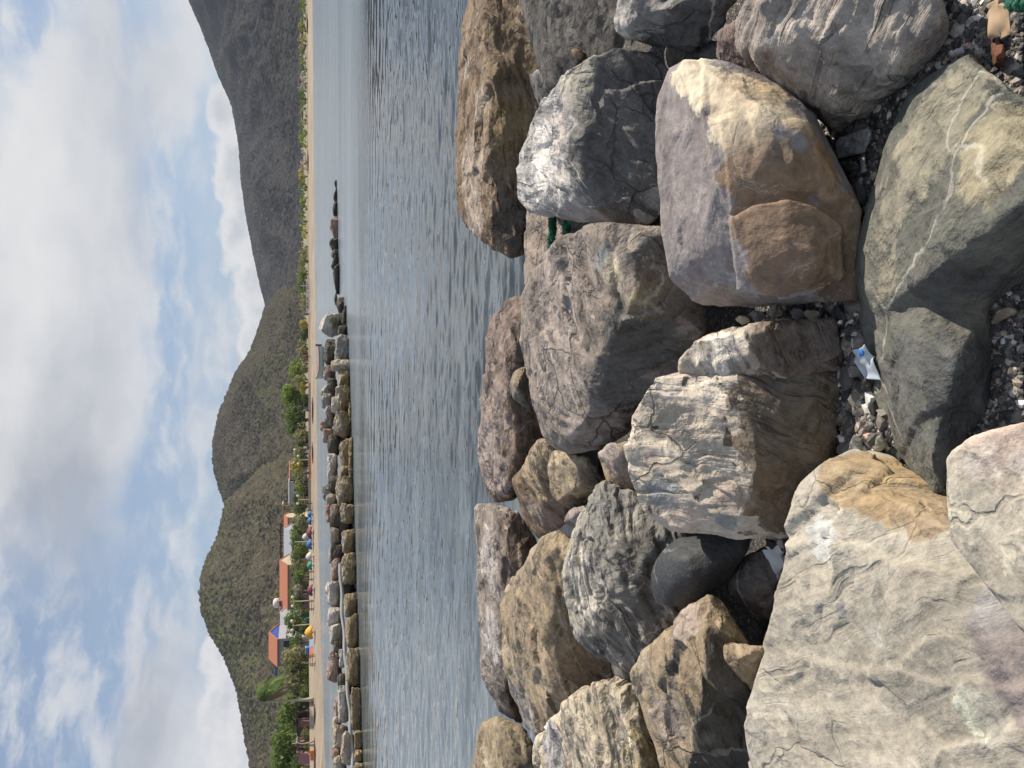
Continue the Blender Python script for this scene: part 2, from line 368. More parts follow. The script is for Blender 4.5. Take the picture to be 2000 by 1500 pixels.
# ---------------------------------------------------------------- the near boulders: seen corners as (photo x, photo y, height)
D2 = math.radians
RUST = (.20, .135, .085); OCHRE = (.36, .27, .16); CREAM = (.68, .60, .45); BLUEGREY = (.27, .29, .30); PINK = (.44, .36, .30); CHAR = (.07, .07, .07)
rock('boulder with a flat mauve grey top and a rusty brown broken front',
     [[(1300, 136, 1.27), (1282, 192, 1.27), (1277, 260, 1.26), (1282, 360, 1.25), (1292, 460, 1.23), (1302, 544, 1.20), (1320, 576, 1.15), (1368, 598, 1.05),
      (1456, 602, .92), (1680, 592, .80), (1678, 500, .84), (1682, 412, .84), (1648, 370, .88), (1624, 304, .90), (1592, 224, .94), (1556, 190, .97), (1512, 152, 1.02), (1448, 136, 1.10), (1376, 119, 1.19), (1336, 113, 1.25),
      (1320, 150, 1.27), (1360, 204, 1.25), (1388, 264, 1.22), (1404, 328, 1.21), (1412, 400, 1.20), (1422, 460, 1.17), (1404, 530, 1.13), (1360, 566, 1.11),
      (1500, 220, 1.13), (1560, 260, 1.07), (1600, 420, .96), (1560, 560, .95)],
      [(1425, 432, 1.185), (1470, 402, 1.15), (1540, 388, 1.075), (1600, 402, 1.0), (1645, 440, .93), (1655, 540, .885), (1600, 584, .93), (1500, 584, 1.05), (1440, 566, 1.12), (1530, 480, 1.10), (1590, 500, 1.03)],
      [(1488, 262, 1.13), (1535, 236, 1.085), (1600, 300, .985), (1612, 372, .965), (1540, 378, 1.06), (1496, 335, 1.115), (1550, 310, 1.075)]],
     MAUVE, thick=.42, shrink=.8, smooth=4, chips=6, plate=.7, rot=(.3, .2, .5),
     spots=[(1345, 135, .09, CREAM), (1400, 160, .11, CREAM), (1450, 175, .10, (.62, .45, .27)), (1440, 225, .10, CREAM), (1500, 180, .09, (.62, .48, .3)), (1520, 215, .10, CREAM), (1470, 280, .09, (.34, .25, .165)), (1560, 240, .09, OCHRE),
            (1450, 340, .08, RUST), (1520, 330, .12, RUST), (1600, 330, .12, (.33, .21, .11)), (1480, 430, .11, (.23, .155, .10)), (1570, 420, .12, RUST), (1640, 430, .12, (.30, .22, .14)), (1520, 520, .12, RUST), (1620, 520, .13, (.2, .13, .08)), (1650, 580, .1, (.14, .1, .07)), (1420, 545, .05, BLUEGREY), (1450, 570, .06, BLUEGREY)])
rock('pale cream blocky boulder cracked across its sunlit top, touching the narrow upright stone',
     [[(1330, 730, 1.19), (1268, 736, 1.28), (1248, 764, 1.30), (1232, 800, 1.30), (1228, 860, 1.30), (1230, 932, 1.28), (1252, 984, 1.25), (1292, 1024, 1.20), (1336, 1050, 1.14), (1424, 1058, 1.03), (1542, 1066, .85),
      (1560, 1000, .83), (1600, 930, .80), (1648, 880, .78), (1648, 800, .78), (1644, 724, .79), (1440, 736, 1.08), (1456, 800, 1.08), (1474, 850, 1.06), (1478, 900, 1.05), (1472, 940, 1.05), (1450, 1010, 1.04)]],
     PALE, thick=.5, smooth=5, sn=(-.9, -.25, .35),
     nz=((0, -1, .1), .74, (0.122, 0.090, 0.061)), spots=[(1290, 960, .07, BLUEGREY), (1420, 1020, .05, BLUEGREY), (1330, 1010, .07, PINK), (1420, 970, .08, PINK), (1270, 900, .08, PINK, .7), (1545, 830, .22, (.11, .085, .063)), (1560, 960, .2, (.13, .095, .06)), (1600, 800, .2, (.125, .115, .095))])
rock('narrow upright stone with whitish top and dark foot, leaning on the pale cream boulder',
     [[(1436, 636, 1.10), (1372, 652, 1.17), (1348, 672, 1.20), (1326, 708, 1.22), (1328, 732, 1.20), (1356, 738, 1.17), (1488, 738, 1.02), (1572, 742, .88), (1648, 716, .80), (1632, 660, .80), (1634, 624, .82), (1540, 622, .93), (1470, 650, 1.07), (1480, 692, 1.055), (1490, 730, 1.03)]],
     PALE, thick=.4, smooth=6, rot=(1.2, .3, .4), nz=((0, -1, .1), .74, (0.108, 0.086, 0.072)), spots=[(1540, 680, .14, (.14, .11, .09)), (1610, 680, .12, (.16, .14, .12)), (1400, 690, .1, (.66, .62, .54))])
rock('broad grey brown boulder with smooth tilted top, long ridges and a dark front',
     [[(1027, 560, 1.22), (1022, 635, 1.22), (1021, 665, 1.22), (1030, 719, 1.20), (1037, 746, 1.19), (1039, 799, 1.18), (1060, 847, 1.13), (1081, 873, 1.08), (1120, 891, 1.0), (1171, 882, .93), (1225, 855, .85), (1330, 740, .78), (1378, 640, .78), (1370, 585, .8), (1300, 500, .92), (1291, 447, .96),
      (1237, 440, 1.05), (1180, 436, 1.12), (1144, 440, 1.15), (1114, 455, 1.18), (1093, 479, 1.19), (1072, 497, 1.20), (1042, 530, 1.21), (1120, 470, 1.17), (1150, 540, 1.15), (1165, 610, 1.13), (1168, 690, 1.12), (1150, 770, 1.10), (1142, 850, 1.06), (1240, 600, 1.07), (1240, 520, 1.06)]],
     GREYTAN, thick=.7, smooth=5, sn=(.2, -.8, .55),
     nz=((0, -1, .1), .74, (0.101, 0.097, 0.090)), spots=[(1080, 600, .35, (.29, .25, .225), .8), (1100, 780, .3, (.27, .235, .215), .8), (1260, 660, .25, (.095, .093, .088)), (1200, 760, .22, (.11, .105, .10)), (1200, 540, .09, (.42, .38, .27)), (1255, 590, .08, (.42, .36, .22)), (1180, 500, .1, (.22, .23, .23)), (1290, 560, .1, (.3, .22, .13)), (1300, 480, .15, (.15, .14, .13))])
rock('white veined grey boulder with a dark front, between broad boulder and black pitted one',
     [[(1009, 330, 1.25), (1012, 300, 1.26), (1024, 270, 1.26), (1042, 234, 1.26), (1060, 219, 1.25), (1096, 186, 1.24), (1105, 129, 1.24), (1132, 102, 1.21), (1177, 88, 1.16), (1204, 93, 1.10), (1279, 93, .98), (1320, 120, .9), (1310, 300, .88), (1300, 432, .86),
      (1240, 443, .92), (1132, 437, 1.04), (1078, 425, 1.12), (1027, 410, 1.2), (1012, 375, 1.23), (1165, 105, 1.18), (1150, 144, 1.19), (1138, 186, 1.20), (1126, 230, 1.20), (1136, 290, 1.19), (1134, 350, 1.18), (1120, 390, 1.15), (1085, 412, 1.15)]],
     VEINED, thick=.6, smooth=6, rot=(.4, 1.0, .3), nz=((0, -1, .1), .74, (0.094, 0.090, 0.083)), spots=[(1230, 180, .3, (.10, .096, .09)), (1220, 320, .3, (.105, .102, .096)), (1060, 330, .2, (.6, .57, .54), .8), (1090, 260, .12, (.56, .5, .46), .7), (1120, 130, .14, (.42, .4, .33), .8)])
rock('long brown boulder at the water edge with crumbly ochre front and tan end',
     [[(925, -10, .82), (940, -90, .8), (907, 54, .84), (895, 105, .86), (892, 180, .86), (892, 270, .86), (889, 360, .86), (895, 425, .84), (910, 449, .80), (937, 473, .73), (970, 487, .62), (1020, 514, .42), (1035, 500, .36), (1040, 400, .36), (1045, 300, .36), (1060, 210, .36), (1060, 100, .36), (1040, -20, .42), (1040, -90, .4),
      (950, 60, .79), (958, 150, .77), (958, 249, .76), (958, 300, .75), (956, 360, .74), (958, 430, .71)]],
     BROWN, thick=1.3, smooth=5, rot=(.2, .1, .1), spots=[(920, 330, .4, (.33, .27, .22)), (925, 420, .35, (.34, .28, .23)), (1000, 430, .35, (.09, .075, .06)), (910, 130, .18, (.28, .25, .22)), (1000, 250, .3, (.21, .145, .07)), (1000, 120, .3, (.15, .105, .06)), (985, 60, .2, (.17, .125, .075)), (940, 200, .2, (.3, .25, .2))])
rock('black pitted boulder with a rough sponge like face beside the white veined boulder',
     [[(1010, -20, 1.1), (1005, -80, 1.1), (1030, 45, 1.1), (1045, 88, 1.09), (1057, 150, 1.05), (1085, 190, 1.0), (1120, 170, .95), (1150, 120, .92), (1225, 100, .85), (1225, 20, .85), (1220, -80, .85), (1060, 20, 1.1), (1085, 110, 1.06), (1070, -70, 1.1)]],
     PITTED, thick=.8, smooth=4, rot=(.3, .2, 0))
rock('dark grey boulder with pale chipped corner next to the black pitted one',
     [[(1204, 60, 1.12), (1200, 40, 1.13), (1206, 5, 1.14), (1230, -40, 1.13), (1430, -60, .86), (1442, 0, .83), (1410, 42, .83), (1385, 80, .82), (1355, 101, .83), (1318, 90, .9), (1260, 87, 1.0), (1225, 75, 1.08), (1240, 30, 1.12), (1300, 20, 1.04)]],
     DARK, thick=.55, smooth=6, rot=(.4, .8, .2), spots=[(1212, 40, .1, (.42, .4, .37)), (1240, 10, .14, (.25, .245, .23))])
rock('big slanting grey boulder ribbed with diagonal strata beside the top right gravel',
     [[(1434, 84, 1.10), (1456, 50, 1.12), (1490, -20, 1.16), (1500, -80, 1.18), (1830, -80, .97), (1842, 20, .93), (1862, 60, .86), (1858, 90, .82), (1776, 138, .80), (1740, 178, .80), (1684, 244, .79), (1640, 258, .80), (1615, 240, .85), (1568, 188, .93), (1520, 160, 1.0), (1488, 148, 1.03),
      (1620, 214, .93), (1700, 170, .925), (1780, 110, .92), (1830, 60, .93), (1480, 90, 1.12)]],
     RIBBED, thick=.35, smooth=5, sn=(-.78, -.55, -.25), spots=[(1820, 90, .05, (.19, .14, .13)), (1600, 100, .3, (.37, .33, .295), .8), (1530, 60, .1, (.46, .42, .38), .7), (1740, 60, .25, (.36, .33, .29), .7)])
rock('small reddish grey stone wedged behind the rusty fronted boulder and ribbed slanting boulder',
     [[(1392, 115, .9), (1400, 60, .93), (1440, 34, .95), (1480, 20, .93), (1520, 130, .82), (1460, 150, .84), (1420, 130, .86)]], DARK, thick=.3, smooth=5, spots=[(1430, 90, .3, (.2, .15, .135))])
rock('huge dark olive boulder with yellowish sunlit crest and long tapering tail',
     [[(1896, 106, .87), (1872, 114, .87), (1824, 140, .86), (1776, 170, .85), (1752, 224, .85), (1724, 304, .85), (1700, 380, .84), (1686, 440, .84), (1676, 520, .84), (1676, 560, .83), (1690, 610, .82), (1740, 640, .86), (1800, 660, .84), (1900, 640, .80), (2010, 560, .76), (2100, 420, .8), (2100, 260, .95), (2030, 235, .97), (1972, 216, .95), (1955, 172, .93), (1930, 160, .90), (1904, 132, .88),
      (1800, 260, .94), (1760, 480, .99), (1738, 590, .96), (1800, 480, 1.02), (1880, 440, 1.06), (1950, 430, 1.09), (2010, 330, 1.10), (1880, 300, 1.02), (2080, 350, 1.1), (1752, 330, .93)],
      [(1678, 560, .82), (1684, 640, .80), (1708, 748, .79), (1724, 820, .79), (1748, 884, .81), (1780, 938, .85), (1824, 980, .90), (1846, 966, .90), (1862, 910, .88), (1884, 846, .84), (1920, 800, .80), (1940, 740, .79), (1946, 660, .80), (1930, 600, .84), (1800, 600, .95), (1740, 600, .92), (1770, 700, .92), (1800, 800, .94), (1815, 900, .95), (1870, 700, .94), (1860, 800, .92)]],
     OLIVE, thick=.3, plate=.45, chips=0, smooth=12, rot=(.2, .3, 1.0), shrink=.85,
     spots=[(1960, 270, .16, (.28, .25, .17)), (1940, 330, .12, (.255, .23, .165)), (1820, 250, .2, (.215, .205, .16), .8), (1740, 430, .14, (.23, .215, .17), .8), (1730, 540, .1, (.26, .235, .18), .8), (1900, 620, .06, (.24, .22, .16)), (1860, 560, .14, (.085, .085, .08)), (1760, 760, .25, (.105, .105, .1), .8), (1890, 740, .2, (.075, .08, .08))])  # dark patch beside the crest has shade put into its colour
rock('largest pale cream and olive slab with dark chips, bottom of the photo',
     [[(1624, 900, .99), (1584, 932, 1.03), (1562, 968, 1.05), (1542, 1032, 1.06), (1530, 1116, 1.06), (1514, 1188, 1.06), (1502, 1248, 1.06), (1484, 1300, 1.05), (1474, 1352, 1.05), (1458, 1400, 1.05), (1454, 1460, 1.05), (1456, 1530, 1.05), (1470, 1620, 1.05), (2150, 1620, 1.02), (2150, 1300, 1.02), (2100, 1150, .98), (1990, 1080, .9), (1870, 1020, .84), (1826, 976, .82), (1788, 940, .82), (1744, 886, .81), (1700, 876, .83), (1660, 884, .92),
      (1580, 960, 1.06), (1632, 955, 1.05), (1672, 982, 1.05), (1720, 990, 1.04), (1780, 1010, 1.03), (1840, 1050, 1.02), (1980, 1200, 1.02)]],
     SLAB, thick=.45, smooth=5, plate=.6, chips=12, sn=(-.8, -.5, .9), shrink=.9,
     spots=[(1700, 920, .11, (.33, .24, .13)), (1760, 960, .1, (.34, .24, .13)), (1820, 1000, .07, (.33, .25, .17)), (1650, 920, .08, (.36, .28, .18)), (1950, 1250, .13, (.20, .175, .17), .8), (1990, 1330, .12, (.21, .18, .175), .75), (1930, 1190, .06, (.42, .42, .42), .8), (1940, 1405, .035, (.16, .155, .15)), (1640, 1195, .022, (.2, .2, .2)), (1600, 1186, .018, (.2, .2, .2)), (1700, 1240, .045, (.32, .31, .28), .8), (1600, 1050, .07, (.42, .43, .42), .7), (1900, 1380, .07, (.44, .46, .38), .7)])
rock('smooth pinkish grey slab with white lichen scabs, lying on the largest slab',
     [[(2010, 822, 1.13), (1940, 840, 1.13), (1900, 852, 1.13), (1858, 878, 1.13), (1847, 896, 1.13), (1852, 924, 1.13), (1849, 950, 1.13), (1853, 1000, 1.12), (1857, 1056, 1.12), (1880, 1078, 1.11), (1932, 1094, 1.11), (1952, 1128, 1.11), (1968, 1172, 1.11), (1984, 1212, 1.11), (2004, 1250, 1.11), (2120, 1270, 1.11), (2140, 820, 1.13)]],
     SLAB, thick=.14, smooth=4, plate=.35, chips=8, rot=(.1, .1, .3), shrink=.93, spots=[(1990, 860, .1, (.45, .33, .28)), (1920, 870, .07, (.48, .37, .32)), (1930, 960, .2, (.43, .40, .33), .8), (1900, 905, .025, (.8, .77, .7)), (1930, 880, .02, (.8, .77, .7)), (1990, 910, .03, (.8, .76, .7)), (1940, 920, .018, (.8, .76, .7))])
rock('smooth rounded charcoal stone between the wrinkled boulder and the largest slab',
     [[(1324, 1046, .93), (1292, 1072, .97), (1272, 1104, .99), (1267, 1132, 1.0), (1276, 1164, .99), (1300, 1188, .96), (1336, 1188, .92), (1392, 1162, .85), (1430, 1128, .8), (1462, 1080, .77), (1470, 1040, .75), (1330, 1090, 1.0), (1350, 1130, .98), (1310, 1130, 1.01)]],
     COBBLE, thick=.3, smooth=60, shrink=.7, plate=0, chips=0)
rock('dark grey stone sunk in the black hole between charcoal stone and largest slab',
     [[(1500, 1062, .72), (1456, 1084, .75), (1424, 1124, .77), (1422, 1156, .77), (1456, 1196, .72), (1500, 1232, .68), (1545, 1190, .66), (1550, 1080, .67), (1460, 1140, .80), (1480, 1180, .78)]], DARK, thick=.3, smooth=9, spots=[(1460, 1150, .2, (.15, .13, .12))])
rock('tan triangular boulder with a sunlit face and a black lower face',
     [[(1384, 1160, .98), (1352, 1180, 1.02), (1288, 1246, 1.11), (1252, 1276, 1.15), (1232, 1316, 1.17), (1238, 1360, 1.16), (1264, 1402, 1.13), (1288, 1450, 1.09), (1300, 1480, 1.07), (1320, 1560, 1.05), (1470, 1560, .82), (1476, 1460, .83), (1490, 1380, .84), (1480, 1290, .85), (1440, 1220, .87), (1410, 1172, .93),
      (1376, 1204, 1.04), (1386, 1300, 1.05), (1374, 1360, 1.06), (1364, 1400, 1.06), (1352, 1500, 1.05)]],
     TAN, thick=.5, smooth=5, rot=(.8, .3, .2), nz=((0, -1, .2), .74, (0.050, 0.047, 0.043)), spots=[(1430, 1400, .2, (.06, .058, .055)), (1430, 1330, .09, (.07, .065, .06)), (1300, 1400, .12, (.36, .29, .235)), (1340, 1220, .1, (.34, .28, .24)), (1420, 1220, .06, (.4, .32, .2)), (1380, 1440, .03, (.27, .27, .26))])  # lower face coloured near black to paint in its neighbours' shade
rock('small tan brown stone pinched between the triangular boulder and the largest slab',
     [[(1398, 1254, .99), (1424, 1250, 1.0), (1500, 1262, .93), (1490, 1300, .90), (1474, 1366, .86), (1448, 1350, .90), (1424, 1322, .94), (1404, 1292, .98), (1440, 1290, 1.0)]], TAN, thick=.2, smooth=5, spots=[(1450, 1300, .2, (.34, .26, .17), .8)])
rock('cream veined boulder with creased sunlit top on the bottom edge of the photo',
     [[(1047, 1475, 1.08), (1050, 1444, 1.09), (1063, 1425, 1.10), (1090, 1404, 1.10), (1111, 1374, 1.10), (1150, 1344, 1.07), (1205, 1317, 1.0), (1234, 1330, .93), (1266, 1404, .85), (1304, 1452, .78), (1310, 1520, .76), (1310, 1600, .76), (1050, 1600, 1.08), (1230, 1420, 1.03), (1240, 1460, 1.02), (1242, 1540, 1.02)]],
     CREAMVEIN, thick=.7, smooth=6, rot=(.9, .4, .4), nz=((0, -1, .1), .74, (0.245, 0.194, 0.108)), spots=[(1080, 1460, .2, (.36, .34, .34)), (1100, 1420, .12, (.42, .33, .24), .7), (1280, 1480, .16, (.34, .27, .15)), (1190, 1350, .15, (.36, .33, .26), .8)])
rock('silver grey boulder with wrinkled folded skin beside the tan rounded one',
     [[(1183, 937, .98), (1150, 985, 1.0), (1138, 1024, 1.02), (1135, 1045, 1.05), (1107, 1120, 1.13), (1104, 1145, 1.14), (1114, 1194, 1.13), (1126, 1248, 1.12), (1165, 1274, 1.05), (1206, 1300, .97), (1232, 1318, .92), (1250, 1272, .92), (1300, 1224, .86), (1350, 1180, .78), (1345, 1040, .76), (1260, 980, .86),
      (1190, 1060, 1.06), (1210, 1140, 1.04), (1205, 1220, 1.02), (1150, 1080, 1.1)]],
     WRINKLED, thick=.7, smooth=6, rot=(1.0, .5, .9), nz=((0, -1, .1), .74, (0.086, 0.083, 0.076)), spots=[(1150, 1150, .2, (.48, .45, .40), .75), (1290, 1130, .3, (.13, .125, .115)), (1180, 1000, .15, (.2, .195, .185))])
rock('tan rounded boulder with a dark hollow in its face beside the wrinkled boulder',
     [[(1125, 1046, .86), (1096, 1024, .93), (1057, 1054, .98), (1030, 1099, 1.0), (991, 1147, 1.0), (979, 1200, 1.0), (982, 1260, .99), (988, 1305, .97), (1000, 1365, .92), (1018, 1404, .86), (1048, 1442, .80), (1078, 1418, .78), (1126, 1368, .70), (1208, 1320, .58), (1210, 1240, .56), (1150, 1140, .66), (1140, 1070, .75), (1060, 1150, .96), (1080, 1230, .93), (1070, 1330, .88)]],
     TAN, thick=1.0, smooth=7, rot=(.9, .3, .6), nz=((0, -1, 0), .74, (0.144, 0.108, 0.072)), spots=[(1060, 1200, .4, (.29, .23, .155), .8), (1160, 1320, .3, (.12, .085, .06)), (1078, 1165, .08, (.09, .08, .07)), (1020, 1380, .25, (.3, .27, .25)), (1100, 1080, .2, (.3, .24, .16))])  # small dark spot paints the hollow's shade into the colour
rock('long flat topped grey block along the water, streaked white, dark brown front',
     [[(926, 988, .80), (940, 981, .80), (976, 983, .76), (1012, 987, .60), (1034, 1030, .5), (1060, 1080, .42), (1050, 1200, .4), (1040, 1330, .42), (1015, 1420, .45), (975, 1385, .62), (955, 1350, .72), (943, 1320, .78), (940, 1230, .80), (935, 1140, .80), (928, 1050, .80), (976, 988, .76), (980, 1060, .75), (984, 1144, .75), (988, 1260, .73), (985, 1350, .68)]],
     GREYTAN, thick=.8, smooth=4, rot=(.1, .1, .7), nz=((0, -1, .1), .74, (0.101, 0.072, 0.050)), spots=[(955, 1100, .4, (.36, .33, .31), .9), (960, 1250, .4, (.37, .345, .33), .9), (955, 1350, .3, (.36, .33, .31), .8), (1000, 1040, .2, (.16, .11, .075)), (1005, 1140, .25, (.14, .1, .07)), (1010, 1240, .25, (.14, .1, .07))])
rock('dark mauve brown block along the water with cracked rounded end',
     [[(1026, 566, .60), (1006, 569, .65), (982, 587, .72), (961, 608, .78), (953, 635, .81), (950, 695, .82), (947, 770, .83), (949, 820, .83), (940, 844, .84), (934, 892, .84), (940, 940, .82), (946, 970, .79), (972, 979, .70), (1002, 976, .58), (1040, 900, .45), (1070, 850, .4), (1060, 760, .42), (1050, 650, .45), (990, 640, .74), (991, 760, .74), (996, 835, .73), (1003, 895, .70), (1000, 940, .68)]],
     BROWN, thick=.9, smooth=6, rot=(.3, .2, .4), spots=[(970, 650, .4, (.18, .14, .125)), (970, 740, .4, (.2, .155, .14)), (965, 830, .4, (.3, .255, .235)), (965, 910, .35, (.33, .27, .25)), (1020, 850, .3, (.17, .125, .09)), (1030, 700, .3, (.17, .13, .105))])
rock('small dark brown stone between the mauve brown block and the broad boulder',
     [[(1028, 712, .72), (1003, 725, .80), (994, 752, .83), (1000, 780, .81), (1012, 789, .76), (1042, 810, .65), (1050, 730, .62), (1010, 755, .82)]], DARK, thick=.4, smooth=5, spots=[(1015, 755, .3, (.17, .15, .12)), (1010, 725, .1, (.33, .24, .14))])
rock('brown boulder with a tan crest tucked behind the small angular tan stone',
     [[(1057, 854, .88), (1030, 892, .88), (1000, 937, .86), (1003, 955, .84), (1015, 985, .78), (1024, 1020, .72), (1051, 1059, .64), (1074, 1037, .63), (1110, 1016, .60), (1135, 980, .60), (1120, 890, .72), (1070, 860, .85), (1030, 950, .82), (1060, 975, .78), (1050, 900, .88)]],
     BROWN, thick=.7, smooth=5, rot=(.6, .3, .2), spots=[(1030, 925, .22, (.36, .28, .19)), (1050, 880, .2, (.32, .26, .18)), (1060, 1020, .25, (.23, .19, .165)), (1095, 1000, .2, (.2, .165, .14))])
rock('angular tan stone with speckled sunlit face and black side, below the broad boulder',
     [[(1078, 875, .97), (1132, 890, .93), (1149, 904, .90), (1178, 910, .82), (1185, 934, .78), (1166, 972, .74), (1144, 990, .74), (1118, 993, .80), (1072, 973, .94), (1068, 904, .98), (1141, 906, .91), (1141, 942, .90), (1117, 985, .83), (1090, 980, .92)]],
     TAN, thick=.35, smooth=3, rot=(.3, .4, .5), nz=((0, -1, .1), .74, (0.065, 0.054, 0.043)), spots=[(1160, 940, .12, (.09, .075, .06)), (1100, 930, .2, (.38, .31, .21), .7)])
rock('knobbly reddish grey stone squeezed between the broad boulder and pale cream boulder',
     [[(1164, 886, 1.02), (1192, 863, 1.02), (1230, 862, .97), (1262, 900, .86), (1262, 970, .82), (1249, 984, .82), (1222, 992, .84), (1209, 988, .87), (1189, 949, .93), (1180, 907, .98), (1200, 900, 1.0), (1210, 950, .93)]],
     TAN, thick=.3, smooth=6, spots=[(1190, 885, .1, (.4, .34, .31)), (1220, 940, .15, (.3, .22, .17))])
rock('little mauve grey stone lodged between the tan rounded boulder and the silver grey boulder',
     [[(1111, 993, .90), (1146, 989, .85), (1140, 1029, .82), (1132, 1038, .82), (1114, 1029, .86), (1101, 1018, .90), (1120, 1010, .91)]], GREYTAN, thick=.25, smooth=4, spots=[(1115, 1010, .1, (.38, .32, .29), .8)])
rock('olive tan boulder with a square hole, nearest the water at the photo bottom',
     [[(970, 1392, .84), (943, 1407, .90), (931, 1434, .92), (924, 1485, .93), (922, 1560, .93), (1060, 1560, .6), (1050, 1480, .6), (1052, 1455, .6), (1020, 1410, .68), (985, 1440, .84), (1000, 1500, .83)]],
     TAN, thick=.8, smooth=6, rot=(.6, .4, .4), spots=[(960, 1450, .4, (.28, .23, .15), .9), (1010, 1430, .3, (.13, .105, .075)), (980, 1460, .07, (.04, .035, .03)), (950, 1490, .15, (.46, .42, .33), .8)])  # near-black spot stands for the hole, its shade is only colour
rock('grey brown ribbed boulder crossed by the green rope, behind the white veined boulder',
     [[(1030, 410, 1.0), (1022, 480, 1.02), (1025, 560, 1.02), (1050, 560, .98), (1120, 520, .86), (1150, 440, .8), (1150, 410, .8), (1090, 405, .9)]], GREYTAN, thick=.5, smooth=5, rot=(1.2, .4, .2), spots=[(1050, 450, .3, (.27, .22, .185), .8)])
rock('thin dark slate stone standing between the long brown boulder and the black pitted one',
     [[(1032, 144, .86), (1057, 131, .88), (1078, 165, .82), (1092, 186, .76), (1082, 235, .66), (1060, 222, .72), (1044, 188, .80)]], DARK, thick=.4, smooth=3, spots=[(1060, 180, .4, (.12, .115, .11)), (1055, 138, .08, (.3, .28, .24))])
rock('small brown chip of stone peeping over the crest of the white veined boulder',
     [[(1110, 96, 1.02), (1130, 92, 1.02), (1142, 110, .98), (1120, 130, .96), (1108, 118, 1.0)]], BROWN, thick=.15, smooth=3)
rock('dark filler stone added for shade in the gap beside the small reddish grey stone', [[(1300, 92, .76), (1370, 70, .78), (1420, 90, .74), (1430, 150, .70), (1350, 160, .70), (1300, 130, .72), (1360, 110, .80)]], DARK, thick=.4, smooth=3)  # added filler, coloured dark to stand for the shaded gap
rock('added shade filler between the white veined boulder, the broad boulder and the rusty fronted one', [[(1220, 420, .82), (1300, 400, .80), (1330, 470, .74), (1290, 500, .74), (1240, 470, .78), (1270, 440, .84)]], DARK, thick=.4, smooth=3)  # another dark filler, added to make this gap look shaded
rock('brown dark stone deep in the gap under the tan rounded boulder and the wrinkled one', [[(1190, 1270, .62), (1250, 1300, .60), (1270, 1370, .55), (1200, 1350, .56), (1220, 1310, .68)]], DARK, thick=.4, smooth=3)
# ---------------------------------------------------------------- ground under the boulders, and the sea
def ground_z(x, y):
    pts = [(-3, .86), (0, .82), (1.6, .80), (2.3, .76), (3.0, .48), (4.5, .25), (6.5, -.15), (8, -.7), (14, -1.6)]
    for (y0, z0), (y1, z1) in zip(pts, pts[1:]):
        if y <= y1: return z0 + (z1 - z0) * max(0, (y - y0)) / (y1 - y0)
    return pts[-1][1]
def grid(xs, ys, fz, name):
    vs = [(x, y, fz(x, y)) for y in ys for x in xs]; nx = len(xs)
    fs = [(j * nx + i, j * nx + i + 1, (j + 1) * nx + i + 1, (j + 1) * nx + i) for j in range(len(ys) - 1) for i in range(nx - 1)]
    return mesh_from(vs, fs, name, True)
mg, t, b, out = new_mat('gravel_bed')
tc = t.node('ShaderNodeTexCoord').outputs['Object']
v = t.voro(tc, 85); v2 = t.voro(tc, 210)
c = t.mix(t.mapr(v.outputs['Distance'], .0, .7), t.ramp(t.node('ShaderNodeSeparateColor').outputs[0], [(0, .1), (1, .3)]), (.03, .03, .03))
sepc = t.node('ShaderNodeSeparateColor'); t.put(sepc.inputs[0], v.outputs['Color'])
c = t.ramp(sepc.outputs[0], [(0, (.04, .04, .042)), (.5, (.09, .085, .08)), (.8, (.16, .14, .12)), (.95, (.3, .27, .24)), (1, (.5, .48, .45))])
c = t.mix(t.mapr(v.outputs['Distance'], .35, .7, 0, .85), c, (.015, .015, .015))
t.put(b.inputs['Base Color'], c); b.inputs['Roughness'].default_value = .85
hh = t.math('ADD', t.math('MULTIPLY', v.outputs['Distance'], -.008), t.math('MULTIPLY', v2.outputs['Distance'], -.003))
d = t.node('ShaderNodeDisplacement'); d.inputs['Midlevel'].default_value = 0; d.inputs['Scale'].default_value = 1; t.put(d.inputs[0], hh); t.l.new(d.outputs[0], out.inputs['Displacement']); mg.displacement_method = 'BUMP'
gnd = link('ground', grid([i * .25 - 6 for i in range(49)], [-3 + j * .2 for j in range(86)], lambda x, y: ground_z(x, y) + .02 * math.sin(x * 7.1 + y * 3) * math.sin(y * 6.3 - x), 'ground'), mg)
tag(gnd, kind='structure')

